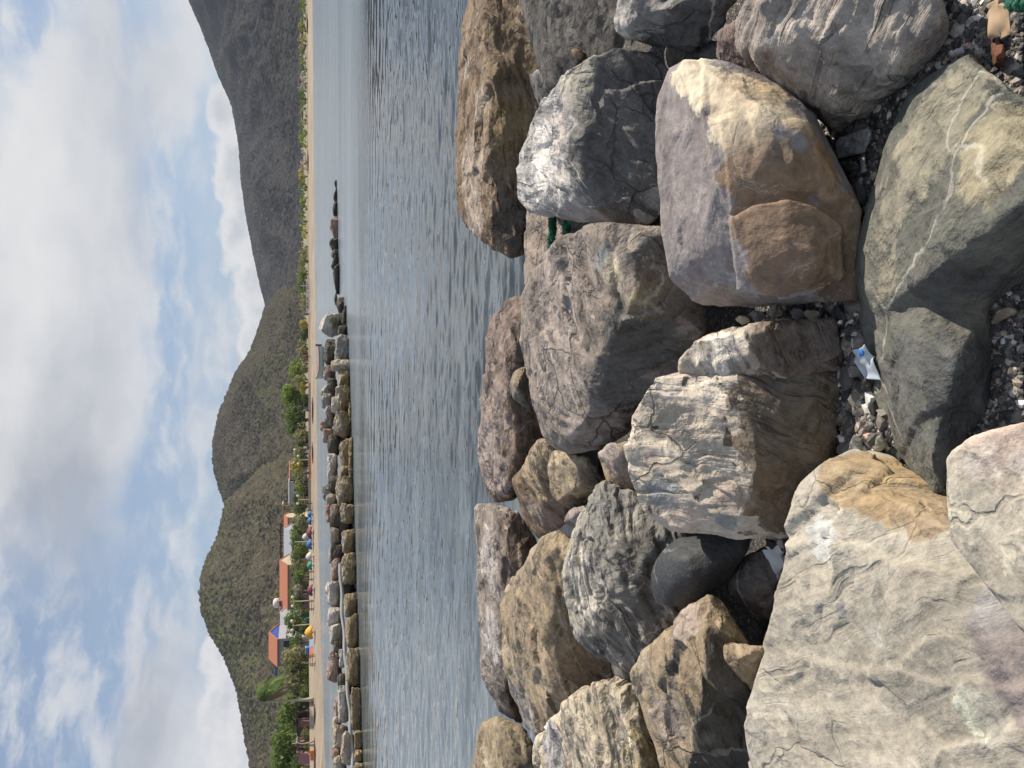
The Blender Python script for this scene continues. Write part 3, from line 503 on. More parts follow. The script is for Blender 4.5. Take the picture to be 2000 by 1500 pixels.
def sea():
    rs = np.random.RandomState(4)
    pxs = np.concatenate([np.arange(1500, 1080, -20), np.arange(1080, 700, -.62), np.arange(700, 640, -.5), np.arange(640, 606, -.5)])
    deps = PITCH + np.arctan((pxs - 1000) / 1500)
    ys = H / np.tan(deps)
    ys = np.concatenate([ys[ys > 1.5], [260, 400, 900, 3000]])
    an = np.concatenate([[-6, -3, -1.6, -1.1, -.8], np.linspace(-.60, .60, 640), [.8, 1.1, 1.6, 3, 6]])
    Yg, A = np.meshgrid(ys, an, indexing='ij'); X = A * Yg; Z = np.zeros_like(X)
    dy = np.gradient(ys)[:, None] * np.ones_like(X)
    fade = np.clip((34 - Yg) / 12, 0, 1) * .72 + .28
    for k in range(130):
        lam = .20 * (10 ** rs.uniform(0, .80)); th = rs.normal(0, .36) + .08
        kx, ky = math.sin(th) * 6.283 / lam, math.cos(th) * 6.283 / lam
        amp = .00135 * lam ** .9 * rs.uniform(.5, 1.3)
        att = np.clip(lam / (dy * 3.0) - .6, 0, 1)
        Z += amp * att * fade * (np.exp(1.3 * np.sin(kx * X + ky * Yg + rs.uniform(0, 6.283))) - 1.3) * .8
    Z *= 1 + .5 * np.sin(X * .35 + 1) * np.sin(Yg * .23 + X * .11)
    ny, nx = X.shape
    co = np.stack([X, Yg, Z], -1).reshape(-1, 3)
    idx = np.arange(ny * nx).reshape(ny, nx)
    f = np.stack([idx[:-1, :-1], idx[:-1, 1:], idx[1:, 1:], idx[1:, :-1]], -1).reshape(-1, 4)
    me = bpy.data.meshes.new('water'); me.vertices.add(len(co)); me.vertices.foreach_set('co', co.ravel())
    me.loops.add(f.size); me.loops.foreach_set('vertex_index', f.ravel().astype(np.int32))
    me.polygons.add(len(f)); me.polygons.foreach_set('loop_start', np.arange(0, f.size, 4, dtype=np.int32))
    me.update(calc_edges=True); me.validate()
    me.polygons.foreach_set('use_smooth', [True] * len(me.polygons))
    return me
mw, t, b, out = new_mat('sea_water')
pos = t.node('ShaderNodeNewGeometry').outputs['Position']
sx = t.node('ShaderNodeSeparateXYZ'); t.put(sx.inputs[0], pos)
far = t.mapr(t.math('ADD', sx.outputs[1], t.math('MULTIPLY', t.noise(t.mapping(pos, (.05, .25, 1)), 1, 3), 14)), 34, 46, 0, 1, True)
n1 = t.noise(t.mapping(pos, (.9, 2.2, 1)), 1.6, 3, .5); n2 = t.noise(t.mapping(pos, (2.2, 5, 1), (4, 4, 0)), 2, 3, .55)
hh = t.math('ADD', t.math('MULTIPLY', n1, t.mapr(far, 0, 1, .004, .10)), t.math('MULTIPLY', n2, t.mapr(far, 0, 1, .0012, .03)))
bp = t.node('ShaderNodeBump'); bp.inputs['Strength'].default_value = 1; bp.inputs['Distance'].default_value = 1; t.put(bp.inputs['Height'], hh)
t.put(b.inputs['Normal'], bp.outputs[0])
cn = t.noise(t.mapping(pos, (.3, .8, 1)), 1, 4)
slick = t.mapr(t.noise(t.mapping(pos, (.015, .22, 1)), 1, 4, .6), .40, .62, .72, 1.08)
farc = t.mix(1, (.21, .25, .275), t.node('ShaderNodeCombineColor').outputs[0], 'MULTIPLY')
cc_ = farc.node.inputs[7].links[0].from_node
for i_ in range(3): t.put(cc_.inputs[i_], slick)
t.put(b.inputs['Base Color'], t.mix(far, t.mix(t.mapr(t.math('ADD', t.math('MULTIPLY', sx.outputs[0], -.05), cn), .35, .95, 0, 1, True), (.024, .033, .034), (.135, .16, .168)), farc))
t.put(b.inputs['Roughness'], t.mapr(far, 0, 1, .012, .18)); b.inputs['IOR'].default_value = 1.65
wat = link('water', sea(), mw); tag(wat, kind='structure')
# ---------------------------------------------------------------- the far breakwater: two courses of blocks
YEL = (.34, .25, .13); YDK = (.15, .11, .06)
FW = rock_mat('block_white', (.32, .28, .24), (.50, .455, .405), (.66, .62, .57), strata=.5, crack=.6, vein=.1, sc=.6, speck=0)
FY = rock_mat('block_tidal', (.20, .155, .105), (.35, .285, .20), (.50, .43, .335), strata=.8, crack=.7, vein=.2, sc=.6, speck=0, facet=1.3, tide=(.38, YEL, YDK))
FR = rock_mat('block_reddish', (.19, .12, .095), (.32, .22, .175), (.46, .36, .31), strata=.6, crack=.7, vein=.5, sc=.6, speck=0)
FD = rock_mat('block_dark', (.045, .04, .034), (.085, .075, .06), (.16, .14, .11), strata=.4, crack=.5, vein=.1, sc=.6, speck=0, tide=(.12, (.04, .035, .025), (.02, .02, .016)))
FG = rock_mat('block_grey', (.15, .14, .13), (.28, .265, .245), (.45, .43, .40), strata=.6, crack=.5, vein=.5, sc=.6, speck=0)
FP = rock_mat('block_cream', (.24, .19, .14), (.38, .32, .245), (.52, .46, .38), strata=.6, crack=.6, vein=.2, sc=.6, speck=0)
GW = 'waterline blocks of the far breakwater'; GT = 'top stones of the far breakwater'
def base_px(py): return np.interp(py, [340, 400, 500, 560, 600, 640, 700, 800, 1000, 1200, 1350, 1500, 1600], [657, 659, 661, 664, 672, 679, 682.5, 685, 692, 699, 705, 710, 714])
def frock(label, px0, px1, py0, py1, mat, dy=0, top=False, sq=5, peak=None, lean=0, spots=(), slim=1):
    pyc = (py0 + py1) / 2; Y = PZ(float(base_px(pyc)), pyc, 0).y + dy
    rs = random.Random(int(px0 * 7 + py0 * 13)); pts = []
    hw, hh = (py1 - py0) / 2 * 1.2, (px1 - px0) / 2 * 1.06; cx, cy = (px0 + px1) / 2, pyc
    ppm = 1500 / Y; n = rs.choice((7, 8, 9, 10))
    for k in range(n):
        a = 6.283 * (k + rs.uniform(-.25, .25)) / n; c, s = math.cos(a), math.sin(a)
        e = 2 / (sq * rs.uniform(.55, 1.2)); u = math.copysign(abs(c) ** e, c); v = math.copysign(abs(s) ** e, s)
        u *= rs.uniform(.8, 1.1); v *= rs.uniform(.78, 1.08)
        if peak is not None and v < 0: u = u * (1 + v * .75) + peak * -v
        pts.append(PY(cx + v * hh, cy + u * hw + v * lean, Y + rs.uniform(0, .15)))
    for k in range(7):                                  # bulge of the seen face
        pts.append(PY(cx + rs.uniform(-.7, .7) * hh, cy + rs.uniform(-.72, .72) * hw, Y - rs.uniform(.1, .3) * min(hw, hh) * 2 / ppm))
    if top: pts += [PY(cx + hh * 1.25, cy + u_ * hw, Y + .5) for u_ in (-.8, 0, .8)]
    if not top: pts += [p + Vector((0, 0, -.35)) for p in pts if p.z < .2]
    rock(label, [pts], mat, voxel=Y * .0007, smooth=1, chips=18, rot=(rs.uniform(-.2, .2), rs.uniform(-.2, .2), rs.uniform(0, 3)), name='breakwater_block', cat='block', group=GT if top else GW, thick=(1.1 if not top else .9) * max(hw, hh) * 1.3 / ppm, shrink=.85, spots=spots)
W_ = 'of the far breakwater'
for a in [
    ('yellow stained waterline block cut by the photo bottom edge, far breakwater', 690, 712, 1492, 1530, FY), ('narrow yellow waterline block, next to the one at the photo bottom edge', 691, 710, 1467, 1489, FY),
    ('squarish yellow waterline block with a dark gap under it, third from the bottom edge', 691, 709, 1430, 1466, FY), ('long lumpy waterline block below the long pale top stone', 685, 706, 1346, 1427, FY),
    ('tall banded waterline block under the reddish slab, dark at its lower end', 677, 703, 1270, 1338, FY), ('ribbed yellow waterline block under the small square white stone', 675, 700, 1208, 1264, FY),
    ('rugged waterline block with a black lower end under the big white block', 671, 697, 1160, 1205, FY), ('long straight grained waterline block ending in black shade', 667, 694, 1084, 1142, FY),
    ('upright brown grained waterline block between two black gaps', 666, 692, 1034, 1081, FY), ('slanting waterline block just left of the black gap near the blue covers', 663, 690, 984, 1020, FY),
    ('wide brown waterline block under the white and brown split top stones', 656, 689, 936, 986, FY), ('short smooth brown waterline block beside a black hollow', 664, 683, 910, 937, FY),
    ('long low brown waterline block above the yellow ledge', 663, 685, 858, 911, FY), ('tall striped brown waterline block beside a black gap', 652, 680, 808, 856, FY),
    ('tall brown waterline block with a pale cap, under the grey pointed stone', 655, 684, 753, 800, FY), ('short dark brown waterline block beside the tall upright slab', 660, 682, 724, 757, FY),
    ('tall upright slab with a white crest rising from the waterline', 644, 683, 704, 725, FP), ('grey streaked waterline block below the dark hooded stone', 652, 678, 655, 705, FG),
]: frock(*a)
frock('thin yellow ledge showing at the water below the brown waterline blocks', 681, 689, 785, 850, FY, dy=-.3); frock('second thin yellow ledge at the water, further toward the photo bottom', 681, 690, 860, 990, FY, dy=-.3)
for a in [
    ('pale cream stone on the breakwater top at the photo bottom edge', 650, 672, 1478, 1520, FP, 1.2), ('large cream top stone with cracks, nearest the photo bottom edge', 664, 690, 1434, 1492, FP, .6), ('brown pink top stone leaning behind the large cream one', 647, 664, 1460, 1484, FR, 1.6),
    ('peach coloured wedge stone on the breakwater top', 650, 675, 1419, 1464, FP, 1.4), ('small round pinkish top stone next to the peach wedge', 648, 664, 1403, 1428, FP, 1.8), ('long pale grey green top stone, wide and smooth', 658, 680, 1339, 1408, FW, .9), ('dark red brown stone behind the long pale top stone', 653, 665, 1362, 1402, FR, 1.8),
    ('reddish slab tilted on its edge with a pale stripe', 639, 664, 1275, 1327, FR, 1.2), ('white sliver of stone under the reddish slab', 662, 674, 1270, 1301, FW, .6), ('small square white top stone above the ribbed yellow block', 643, 667, 1222, 1259, FW, 1), ('rounded white top stone beside the big white block', 638, 666, 1188, 1222, FW, 1),
    ('big white block, the largest on the breakwater top', 635, 666, 1136, 1188, FW, 1.1), ('brown pink boulder leaning next to the big white block', 646, 666, 1094, 1132, FR, 1), ('thin white stone between the brown pink boulder and the big white block', 647, 659, 1126, 1140, FW, 1.4), ('pale grey green flat topped stone near the green cover', 642, 657, 1070, 1101, FW, 1.3),
    ('white and tan top stone split by a crease', 643, 663, 1033, 1067, FP, 1), ('dark brown stone in front of the blue cover', 645, 660, 1024, 1038, FR, 1.2), ('broken red brown boulder showing angular faces', 633, 656, 984, 1017, FR, 1.4), ('tan slab lying against the broken red brown boulder', 645, 661, 985, 1012, FR, .7),
    ('dark streaked egg shaped top stone', 628, 652, 948, 977, FG, 1.4), ('cream wedge in front of the dark streaked egg shaped stone', 636, 657, 966, 984, FP, .7), ('long whitish layered top stone', 640, 657, 886, 938, FW, 1.2),
    ('dark stones slumped beside the long whitish layered stone', 645, 657, 868, 888, FD, 1), ('brown leaning stone beside the pink tipped one', 628, 650, 837, 862, FR, 1.3), ('pink tipped grey stone standing highest mid breakwater', 623, 645, 822, 842, FR, 1.6), ('smooth grey green slab leaning left on the breakwater top', 633, 652, 795, 832, FG, 1.2),
    ('folded grey stone next to the tall pointed grey stone', 627, 650, 768, 800, FG, 1.3), ('white bent stone at the foot of the folded grey stone', 646, 660, 776, 806, FW, .5), ('dark brown shaded stone behind the tall upright slab', 638, 656, 740, 772, FD, 1.2), ('pale pink stone leaning on the tall upright slab', 631, 652, 716, 744, FR, 1.4),
    ('dark hooded stone with a thin white rim', 632, 664, 664, 708, FD, 1.4), ('dark low stones at the foot of the white peak', 660, 678, 636, 655, FD, .3),
]: frock(*a, top=True)
frock('tall grey pointed stone with a broken tip', 624, 655, 749, 781, FG, 1.4, True, 2.2, .2)
frock('white peaked stone at the right hand end of the high part, shaped like a tooth', 621, 664, 611, 653, FW, .8, True, 2.2, .25, spots=[(655, 630, .5, (.2, .15, .08))])
for a in [
    ('black wet rock sloping into the sea below the white peak', 664, 681, 602, 650, FD), ('brown wet stone next to the white peak going down to the sea', 655, 673, 582, 612, FD), ('small wet hump beside the lowered end of the breakwater', 652, 659, 572, 595, FD),
    ('black barnacled long rock in the lowered end', 650, 664, 517, 571, FD), ('black square rock between two lowered rocks', 647, 660, 500, 530, FD), ('black lumpy rock beside the dark domed one', 645, 661, 486, 506, FD), ('dark domed rock in the lowered end of the breakwater', 642, 660, 466, 492, FD),
    ('brown rock with a grey foot awash in the sea', 643, 663, 425, 466, FR), ('tiny dark stone farthest out, tip of the breakwater', 653, 658, 352, 369, FD), ('low dark stone second from the tip', 651, 659, 371, 399, FD), ('low brown capped stone third from the tip', 649, 659, 393, 424, FD),
]: frock(*a, sq=2.6, peak=((a[1] * 7 + a[3]) % 9 - 4) * .09)
for (px, py, wd, lb) in [(668, 716, 26, 'upright slab and the grey streaked waterline block'), (668, 803, 26, 'tall striped block and the pale capped one'), (672, 859, 22, 'striped block and the long low brown block'), (672, 1028, 30, 'slanting waterline block and the upright grained one'), (676, 1151, 30, 'straight grained block and the rugged one'), (684, 1342, 26, 'tall banded block and the long lumpy one'), (650, 868, 40, 'layered whitish stone and the pink tipped one'), (656, 1018, 30, 'broken red boulder and the split tan stone'), (660, 1268, 30, 'reddish slab and the small square white stone'), (668, 1332, 30, 'reddish slab and the long pale grey green stone'), (655, 1082, 36, 'split tan stone and the pale grey green flat one'), (652, 945, 30, 'layered whitish stone and the dark streaked egg')]:
    frock('added dark shade filler between the ' + lb, px - 11, px + 13, py - wd / 2, py + wd / 2, FD, .9, True)  # dark fillers added so the gaps between blocks read as deep shade
# grey strip between the two courses
bm = bmesh.new(); prev = None
for i in range(26):
    py = 1100 + i * 16; px = np.interp(py, [1100, 1200, 1300, 1400, 1500], [664.5, 669, 676, 684, 690]); Y = PZ(float(base_px(py)), py, 0).y + .5
    c = PY(px, py, Y) + Vector((0, 0, .03 * math.sin(i * 1.3)))
    ring = [bm.verts.new(c + Vector((0, math.cos(a) * .14, math.sin(a) * .085))) for a in [k * 6.283 / 10 for k in range(10)]]
    if prev:
        for k in range(10): bm.faces.new((prev[k], prev[(k + 1) % 10], ring[(k + 1) % 10], ring[k]))
    prev = ring
o = link('pipe', bm_mesh(bm, 'pipe', True), plain('pipe_grey', (.30, .31, .32), .6)); tag(o, 'long grey pipe like strip running between the two courses of breakwater blocks', 'pipe')

# ---------------------------------------------------------------- beach, land and hills in the round
SH_PY = [-900, -300, 0, 300, 500, 750, 1000, 1250, 1500, 1800, 2300]; SH_PX = [606.5, 608, 610, 613, 615, 619, 620.5, 628, 636, 650, 690]
def shore(a):                                           # distance of the waterline along sight a = x / y
    py = 750 - a * 1500; return PZ(float(np.interp(py, SH_PY, SH_PX)), py, 0).y
ANG = list(np.linspace(-.9, .9, 220))
def strip(offs, zf, name):
    nx = len(ANG); vs = []
    for d in offs:
        for a in ANG:
            y = shore(a) + d; vs.append((a * y, y, zf(d, a)))
    fs = [(j * nx + i, j * nx + i + 1, (j + 1) * nx + i + 1, (j + 1) * nx + i) for j in range(len(offs) - 1) for i in range(nx - 1)]
    return mesh_from(vs, fs, name, True)
def beach_z(d, a=0):
    return float(np.interp(d, [-8, 0, 2, 8, 16, 24, 60, 200, 3000], [-.8, 0, .12, .45, .9, 1.15, 1.5, 2.2, 3]))
ms, t, b, out = new_mat('sand')
pos = t.node('ShaderNodeNewGeometry').outputs['Position']
n = t.noise(t.mapping(pos, (.12, .5, 1)), 1, 6, .65); n2 = t.noise(pos, 3, 5, .7)
c = t.mix(t.mapr(n, .35, .68), (.38, .31, .23), (.22, .17, .12)); c = t.mix(1, c, t.ramp(n2, [(.3, .75), (.7, 1.15)]), 'MULTIPLY')
z = t.node('ShaderNodeSeparateXYZ'); t.put(z.inputs[0], pos)
c = t.mix(t.mapr(z.outputs[2], .0, .16, .75, 0, True), c, (.22, .19, .15))
t.put(b.inputs['Base Color'], c); b.inputs['Roughness'].default_value = .85
bp = t.node('ShaderNodeBump'); bp.inputs['Distance'].default_value = .25; t.put(bp.inputs['Height'], t.noise(pos, 1.2, 5, .6)); t.put(b.inputs['Normal'], bp.outputs[0])
o = link('beach', strip([-8, -3, 0, 1, 2, 4, 6, 8, 12, 16, 20, 24, 30], beach_z, 'beach'), ms); tag(o, kind='structure')
ml = plain('dry_ground', (.24, .20, .13), .9, .4, .3)
o = link('land', strip([26, 40, 60, 100, 200, 400, 900, 3000], lambda d, a: beach_z(d) + .05, 'land'), ml); tag(o, kind='structure')

def hill_mat(name, a, bcol, ccol, green, gcov, cell=.2):
    m, t, b, out = new_mat(name)
    pos = t.node('ShaderNodeTexCoord').outputs['Object']
    q = t.vmath('ADD', pos, t.vmath('SCALE', t.vmath('SUBTRACT', t.noise(pos, .12, 3, .6, col=True), (.5, .5, .5)), scale=6))
    v = t.voro(q, cell, 'SMOOTH_F1'); v.inputs['Smoothness'].default_value = .3
    v2 = t.voro(q, cell * 3.1)
    big = t.noise(t.mapping(pos, (1, 1, 2)), .012, 5, .6); md = t.noise(pos, .09, 5, .65); fn = t.noise(pos, .9, 4, .7)
    sc_ = t.node('ShaderNodeSeparateColor'); t.put(sc_.inputs[0], v.outputs['Color'])
    f = t.math('ADD', t.math('MULTIPLY', md, .78), t.math('MULTIPLY', sc_.outputs[0], .22))
    c = t.ramp(f, [(.25, a), (.5, bcol), (.75, ccol)])
    c = t.mix(t.mapr(t.math('ADD', t.math('MULTIPLY', big, .8), t.math('MULTIPLY', sc_.outputs[1], .25)), gcov, gcov + .12, 0, .85, True), c, green)
    c = t.mix(1, c, t.ramp(fn, [(.3, .78), (.7, 1.2)]), 'MULTIPLY')
    t.put(b.inputs['Base Color'], c); b.inputs['Roughness'].default_value = 1; b.inputs['Specular IOR Level'].default_value = 0
    h = t.math('ADD', t.math('MULTIPLY', v.outputs['Distance'], -2.2), t.math('ADD', t.math('MULTIPLY', v2.outputs['Distance'], -.4), t.math('MULTIPLY', md, 2.5)))
    d = t.node('ShaderNodeDisplacement'); d.inputs['Midlevel'].default_value = 0; d.inputs['Scale'].default_value = 1; t.put(d.inputs[0], h); t.l.new(d.outputs[0], out.inputs['Displacement']); m.displacement_method = 'BOTH'
    return m
def hill(name, prof, r0, r1, r2, na, nr, mat, seed, gul=.27, power=1.05, z0=2.2):
    pys = [p[0] for p in prof]; pxs = [p[1] for p in prof]
    rs = np.random.RandomState(seed)
    py = np.linspace(pys[0], pys[-1], na); sk = np.interp(py, pys, pxs)
    k = np.ones(9) / 9; sk2 = np.convolve(np.pad(sk, 4, mode='edge'), k, 'valid'); a = (750 - py) / 1500
    Hh = np.array([max(.0, PY(x, y, r1).z - 3.0) for x, y in zip(sk2, py)])
    rr = np.concatenate([np.linspace(0, 1, nr), [1.08, 1.2, 1.5, 2]])
    T, A = np.meshgrid(rr, a, indexing='ij'); HH = np.ones_like(T) * Hh
    Rr = np.where(T <= 1, r0 + (r1 - r0) * T, r1 + (r2 - r1) * (T - 1))
    s = np.where(T <= 1, (T ** power) * .75 + .25 * np.sin(T * 1.5708) ** 2, np.clip(1 - (T - 1) ** 1.3, 0, 1))
    X = A * Rr
    g_ = np.zeros_like(T)
    for i in range(16):
        f = 2 * math.pi / (70 * 1.4 ** rs.randint(0, 7)) * 2; th = rs.uniform(-.5, .5)
        ph = rs.uniform(0, 6.28); g_ += (1 - 2 * np.abs(np.sin((X * math.cos(th) + Rr * math.sin(th)) * f * .5 + ph + .6 * np.sin(Rr * .01 + i)))) * (1 / (1 + f * 12))
    g_ /= np.abs(g_).max()
    Z = z0 + HH * s + HH * gul * g_ * np.clip(T * (1.0 - T) * 4, 0, 1)
    co = np.stack([X, Rr, Z], -1).reshape(-1, 3); ny, nx = T.shape
    idx = np.arange(ny * nx).reshape(ny, nx); f = np.stack([idx[:-1, :-1], idx[1:, :-1], idx[1:, 1:], idx[:-1, 1:]], -1).reshape(-1, 4)
    me = bpy.data.meshes.new(name); me.vertices.add(len(co)); me.vertices.foreach_set('co', co.ravel())
    me.loops.add(f.size); me.loops.foreach_set('vertex_index', f.ravel().astype(np.int32)); me.polygons.add(len(f)); me.polygons.foreach_set('loop_start', np.arange(0, f.size, 4, dtype=np.int32))
    me.update(calc_edges=True); me.validate(); me.polygons.foreach_set('use_smooth', [True] * len(me.polygons))
    if me.polygons[len(me.polygons) // 3].normal.z < 0: me.flip_normals()
    o = link(name, me, mat); tag(o, kind='structure'); return o
HA = hill_mat('dry_forest_far', (.038, .039, .042), (.056, .056, .058), (.080, .077, .073), (.076, .080, .058), .62,   .2)
HB = hill_mat('dry_forest', (.038, .036, .030), (.068, .061, .049), (.106, .094, .074), (.074, .082, .04), .60, .3)
HC = hill_mat('dry_forest_olive', (.043, .039, .030), (.078, .070, .051), (.122, .108, .078), (.088, .102, .042), .55, .3)
hill('mountain', [(-900, 225), (-500, 240), (-200, 280), (0, 340), (50, 365), (110, 395), (190, 427), (235, 450), (300, 464), (380, 470), (440, 479), (500, 491), (560, 505), (605, 517), (660, 535), (720, 560), (800, 585), (900, 592)], 420, 1250, 2200, 900, 300, HA, 3, .2)
hill('hill', [(500, 592), (535, 585), (552, 572), (575, 543), (605, 516), (640, 505), (690, 485), (730, 455), (760, 444), (800, 425), (850, 414), (890, 412), (920, 418), (965, 433), (1000, 445), (1060, 480), (1150, 530), (1300, 588)], 330, 760, 1200, 640, 260, HB, 5)
hill('hill', [(770, 592), (820, 582), (850, 560), (880, 532), (910, 502), (940, 468), (965, 437), (990, 431), (1025, 422), (1070, 400), (1100, 389), (1130, 386), (1170, 391), (1215, 411), (1250, 433), (1290, 450), (1320, 461), (1370, 468), (1430, 479), (1500, 490), (1700, 520), (2000, 570), (2200, 590)], 235, 520, 900, 800, 260, HC, 9)
# ---------------------------------------------------------------- beach front: trees, houses, covers, lamps, boat
class MB:
    def __init__(s): s.v = []; s.f = []
    def box(s, c, d, rz=0):
        i = len(s.v); cr, sr = math.cos(rz), math.sin(rz)
        for dx, dy, dz in ((-1, -1, -1), (1, -1, -1), (1, 1, -1), (-1, 1, -1), (-1, -1, 1), (1, -1, 1), (1, 1, 1), (-1, 1, 1)):
            x, y, z = dx * d[0] / 2, dy * d[1] / 2, dz * d[2] / 2
            s.v.append((c[0] + x * cr - y * sr, c[1] + x * sr + y * cr, c[2] + z))
        s.f += [tuple(i + k for k in q) for q in ((0, 3, 2, 1), (4, 5, 6, 7), (0, 1, 5, 4), (1, 2, 6, 5), (2, 3, 7, 6), (3, 0, 4, 7))]; return s
    def poly(s, pts, d):                                 # extruded polygon
        i = len(s.v); n = len(pts); s.v += [tuple(p) for p in pts] + [tuple(Vector(p) + Vector(d)) for p in pts]
        s.f += [tuple(range(i, i + n)), tuple(range(i + 2 * n - 1, i + n - 1, -1))] + [(i + (k + 1) % n, i + k, i + n + k, i + n + (k + 1) % n) for k in range(n)]; return s
    def tube(s, path, rad, n=6):
        prev = None
        for k, p in enumerate(path):
            p = Vector(p); d = (Vector(path[min(k + 1, len(path) - 1)]) - Vector(path[max(k - 1, 0)])).normalized()
            a = d.orthogonal().normalized(); b = d.cross(a); r = rad[k] if isinstance(rad, (list, tuple)) else rad
            i = len(s.v); s.v += [tuple(p + (a * math.cos(q) + b * math.sin(q)) * r) for q in [6.2832 * j / n for j in range(n)]]
            if prev is not None: s.f += [(prev + j, prev + (j + 1) % n, i + (j + 1) % n, i + j) for j in range(n)]
            else: s.f.append(tuple(i + j for j in range(n - 1, -1, -1)))
            prev = i
        s.f.append(tuple(prev + j for j in range(n))); return s
    def build(s, name, mat, parent=None, smooth=False):
        return link(name, mesh_from(s.v, s.f, name, smooth), mat, parent)
def lat(py, d):                                          # a spot on the beach: sight py, d metres behind the waterline
    a = (750 - py) / 1500; y = shore(a) + d; return Vector((a * y, y, beach_z(d) + (.05 if d > 26 else 0)))
def ZAT(px, py, y): return PY(px, py, y).z
def leafm(name, a, b_, c_):
    m, t, b, out = new_mat(name)
    n = t.noise(t.node('ShaderNodeTexCoord').outputs['Object'], .8, 3, .6); r = t.node('ShaderNodeNewGeometry').outputs['Random Per Island']
    t.put(b.inputs['Base Color'], t.ramp(t.math('ADD', t.math('MULTIPLY', n, .6), t.math('MULTIPLY', r, .4)), [(.25, a), (.5, b_), (.75, c_)]))
    b.inputs['Roughness'].default_value = .6; b.inputs['Specular IOR Level'].default_value = .25
    tr = t.node('ShaderNodeBsdfTranslucent'); t.put(tr.inputs[0], tuple(x * 1.6 for x in c_)); mx = t.node('ShaderNodeMixShader'); mx.inputs[0].default_value = .25
    t.l.new(b.outputs[0], mx.inputs[1]); t.l.new(tr.outputs[0], mx.inputs[2]); t.l.new(mx.outputs[0], out.inputs[0]); return m
LG = leafm('leaf_green', (0.033, 0.062, 0.012), (0.079, 0.131, 0.025), (0.159, 0.212, 0.044)); LB = leafm('leaf_bright', (0.060, 0.102, 0.013), (0.132, 0.192, 0.028), (0.240, 0.306, 0.056))
LO = leafm('leaf_olive', (0.086, 0.094, 0.037), (0.172, 0.175, 0.075), (0.291, 0.274, 0.138)); LY = leafm('leaf_yellow_green', (0.120, 0.125, 0.017), (0.251, 0.237, 0.034), (0.408, 0.362, 0.068)); LD = leafm('leaf_dark', (0.020, 0.044, 0.010), (0.053, 0.094, 0.020), (0.106, 0.150, 0.037))
LGR = leafm('leaf_grey', (0.159, 0.138, 0.106), (0.264, 0.237, 0.187), (0.383, 0.337, 0.274))
BARK = plain('bark', (.13, .10, .075), .9, .4, 4); PBARK = plain('palm_bark', (.36, .31, .25), .85, .3, 3)
def crown(bl, n, size, rs):
    vs = []; fs = []
    for c, r in bl:
        for _ in range(int(n * r[0] * r[2])):
            while True:
                d = Vector((rs.gauss(0, 1), rs.gauss(0, 1), rs.gauss(0, 1)))
                if d.length > .01: break
            d.normalize(); k = rs.uniform(.55, 1) ** .5 * rs.uniform(.85, 1.1)
            p = c + Vector((d.x * r[0], d.y * r[1], d.z * r[2])) * k
            nrm = (d + Vector((rs.uniform(-1, 1), rs.uniform(-1, 1), rs.uniform(-.6, 1.2))) * .8).normalized()
            a = nrm.orthogonal().normalized(); b = nrm.cross(a); th = rs.uniform(0, 6.28); a, b = a * math.cos(th) + b * math.sin(th), b * math.cos(th) - a * math.sin(th)
            s = size * rs.uniform(.6, 1.3); i = len(vs)
            vs += [p - a * s, p - b * s * .55 + nrm * s * .12, p + a * s, p + b * s * .55 + nrm * s * .12]; fs.append((i, i + 1, i + 2, i + 3))
    return vs, fs
TN = [0]
def tree(label, px0, px1, py0, py1, d, mat, group='trees behind the beach', cat='tree', name='tree', dens=42, size=.34, trunk=True, lean=0):
    d -= 3; px1 += 2; TN[0] += 1; rs = random.Random(TN[0] * 31); pyc = (py0 + py1) / 2
    base = lat(pyc, d); Y = base.y; w = (py1 - py0) / 1500 * Y; z1 = ZAT(px0, pyc, Y) - base.z; z0 = max(.1, ZAT(px1, pyc, Y) - base.z)
    e = empty(name, base); tag(e, label, cat, group)
    h = z1 - z0; bl = []
    k = max(7, int(w * h / 1.6)); k = min(k, 34)
    for i in range(k):
        u = rs.uniform(-1, 1); zz = rs.uniform(-1, 1); 
        if u * u + zz * zz > 1.05: u *= .7; zz *= .7
        r = rs.uniform(.17, .30) * min(w, h * 1.3) + .15
        bl.append((Vector((u * (w / 2 - r * .8), rs.uniform(-.8, .8) * w * .3, (z0 + z1) / 2 + zz * (h / 2 - r * .7))), (r * 1.15, r, r * .85)))
    sz = size * min(1, max(.5, w / 5))
    vs, fs = crown(bl, dens / (sz / .34) ** 2 * .8, sz, rs); link('crown', mesh_from(vs, fs, 'crown'), mat, e)
    if trunk:
        t_ = MB(); top = Vector((lean, 0, z0 + h * .35))
        t_.tube([(0, 0, -.2), (lean * .2 + .1, 0, z0 * .5), (lean * .7, .1, z0 + h * .1), top], [.2 + .012 * w, .16, .13, .06], 7)
        for j in range(5):
            c = bl[rs.randrange(len(bl))][0]; t_.tube([(lean * .5, .05, max(.3, z0 * .75)), Vector((lean * .5, 0, z0)) * .4 + c * .6 + Vector((0, 0, -.2)), c], [.09, .06, .025], 5)
        t_.build('trunk', BARK, e, True)
    return e
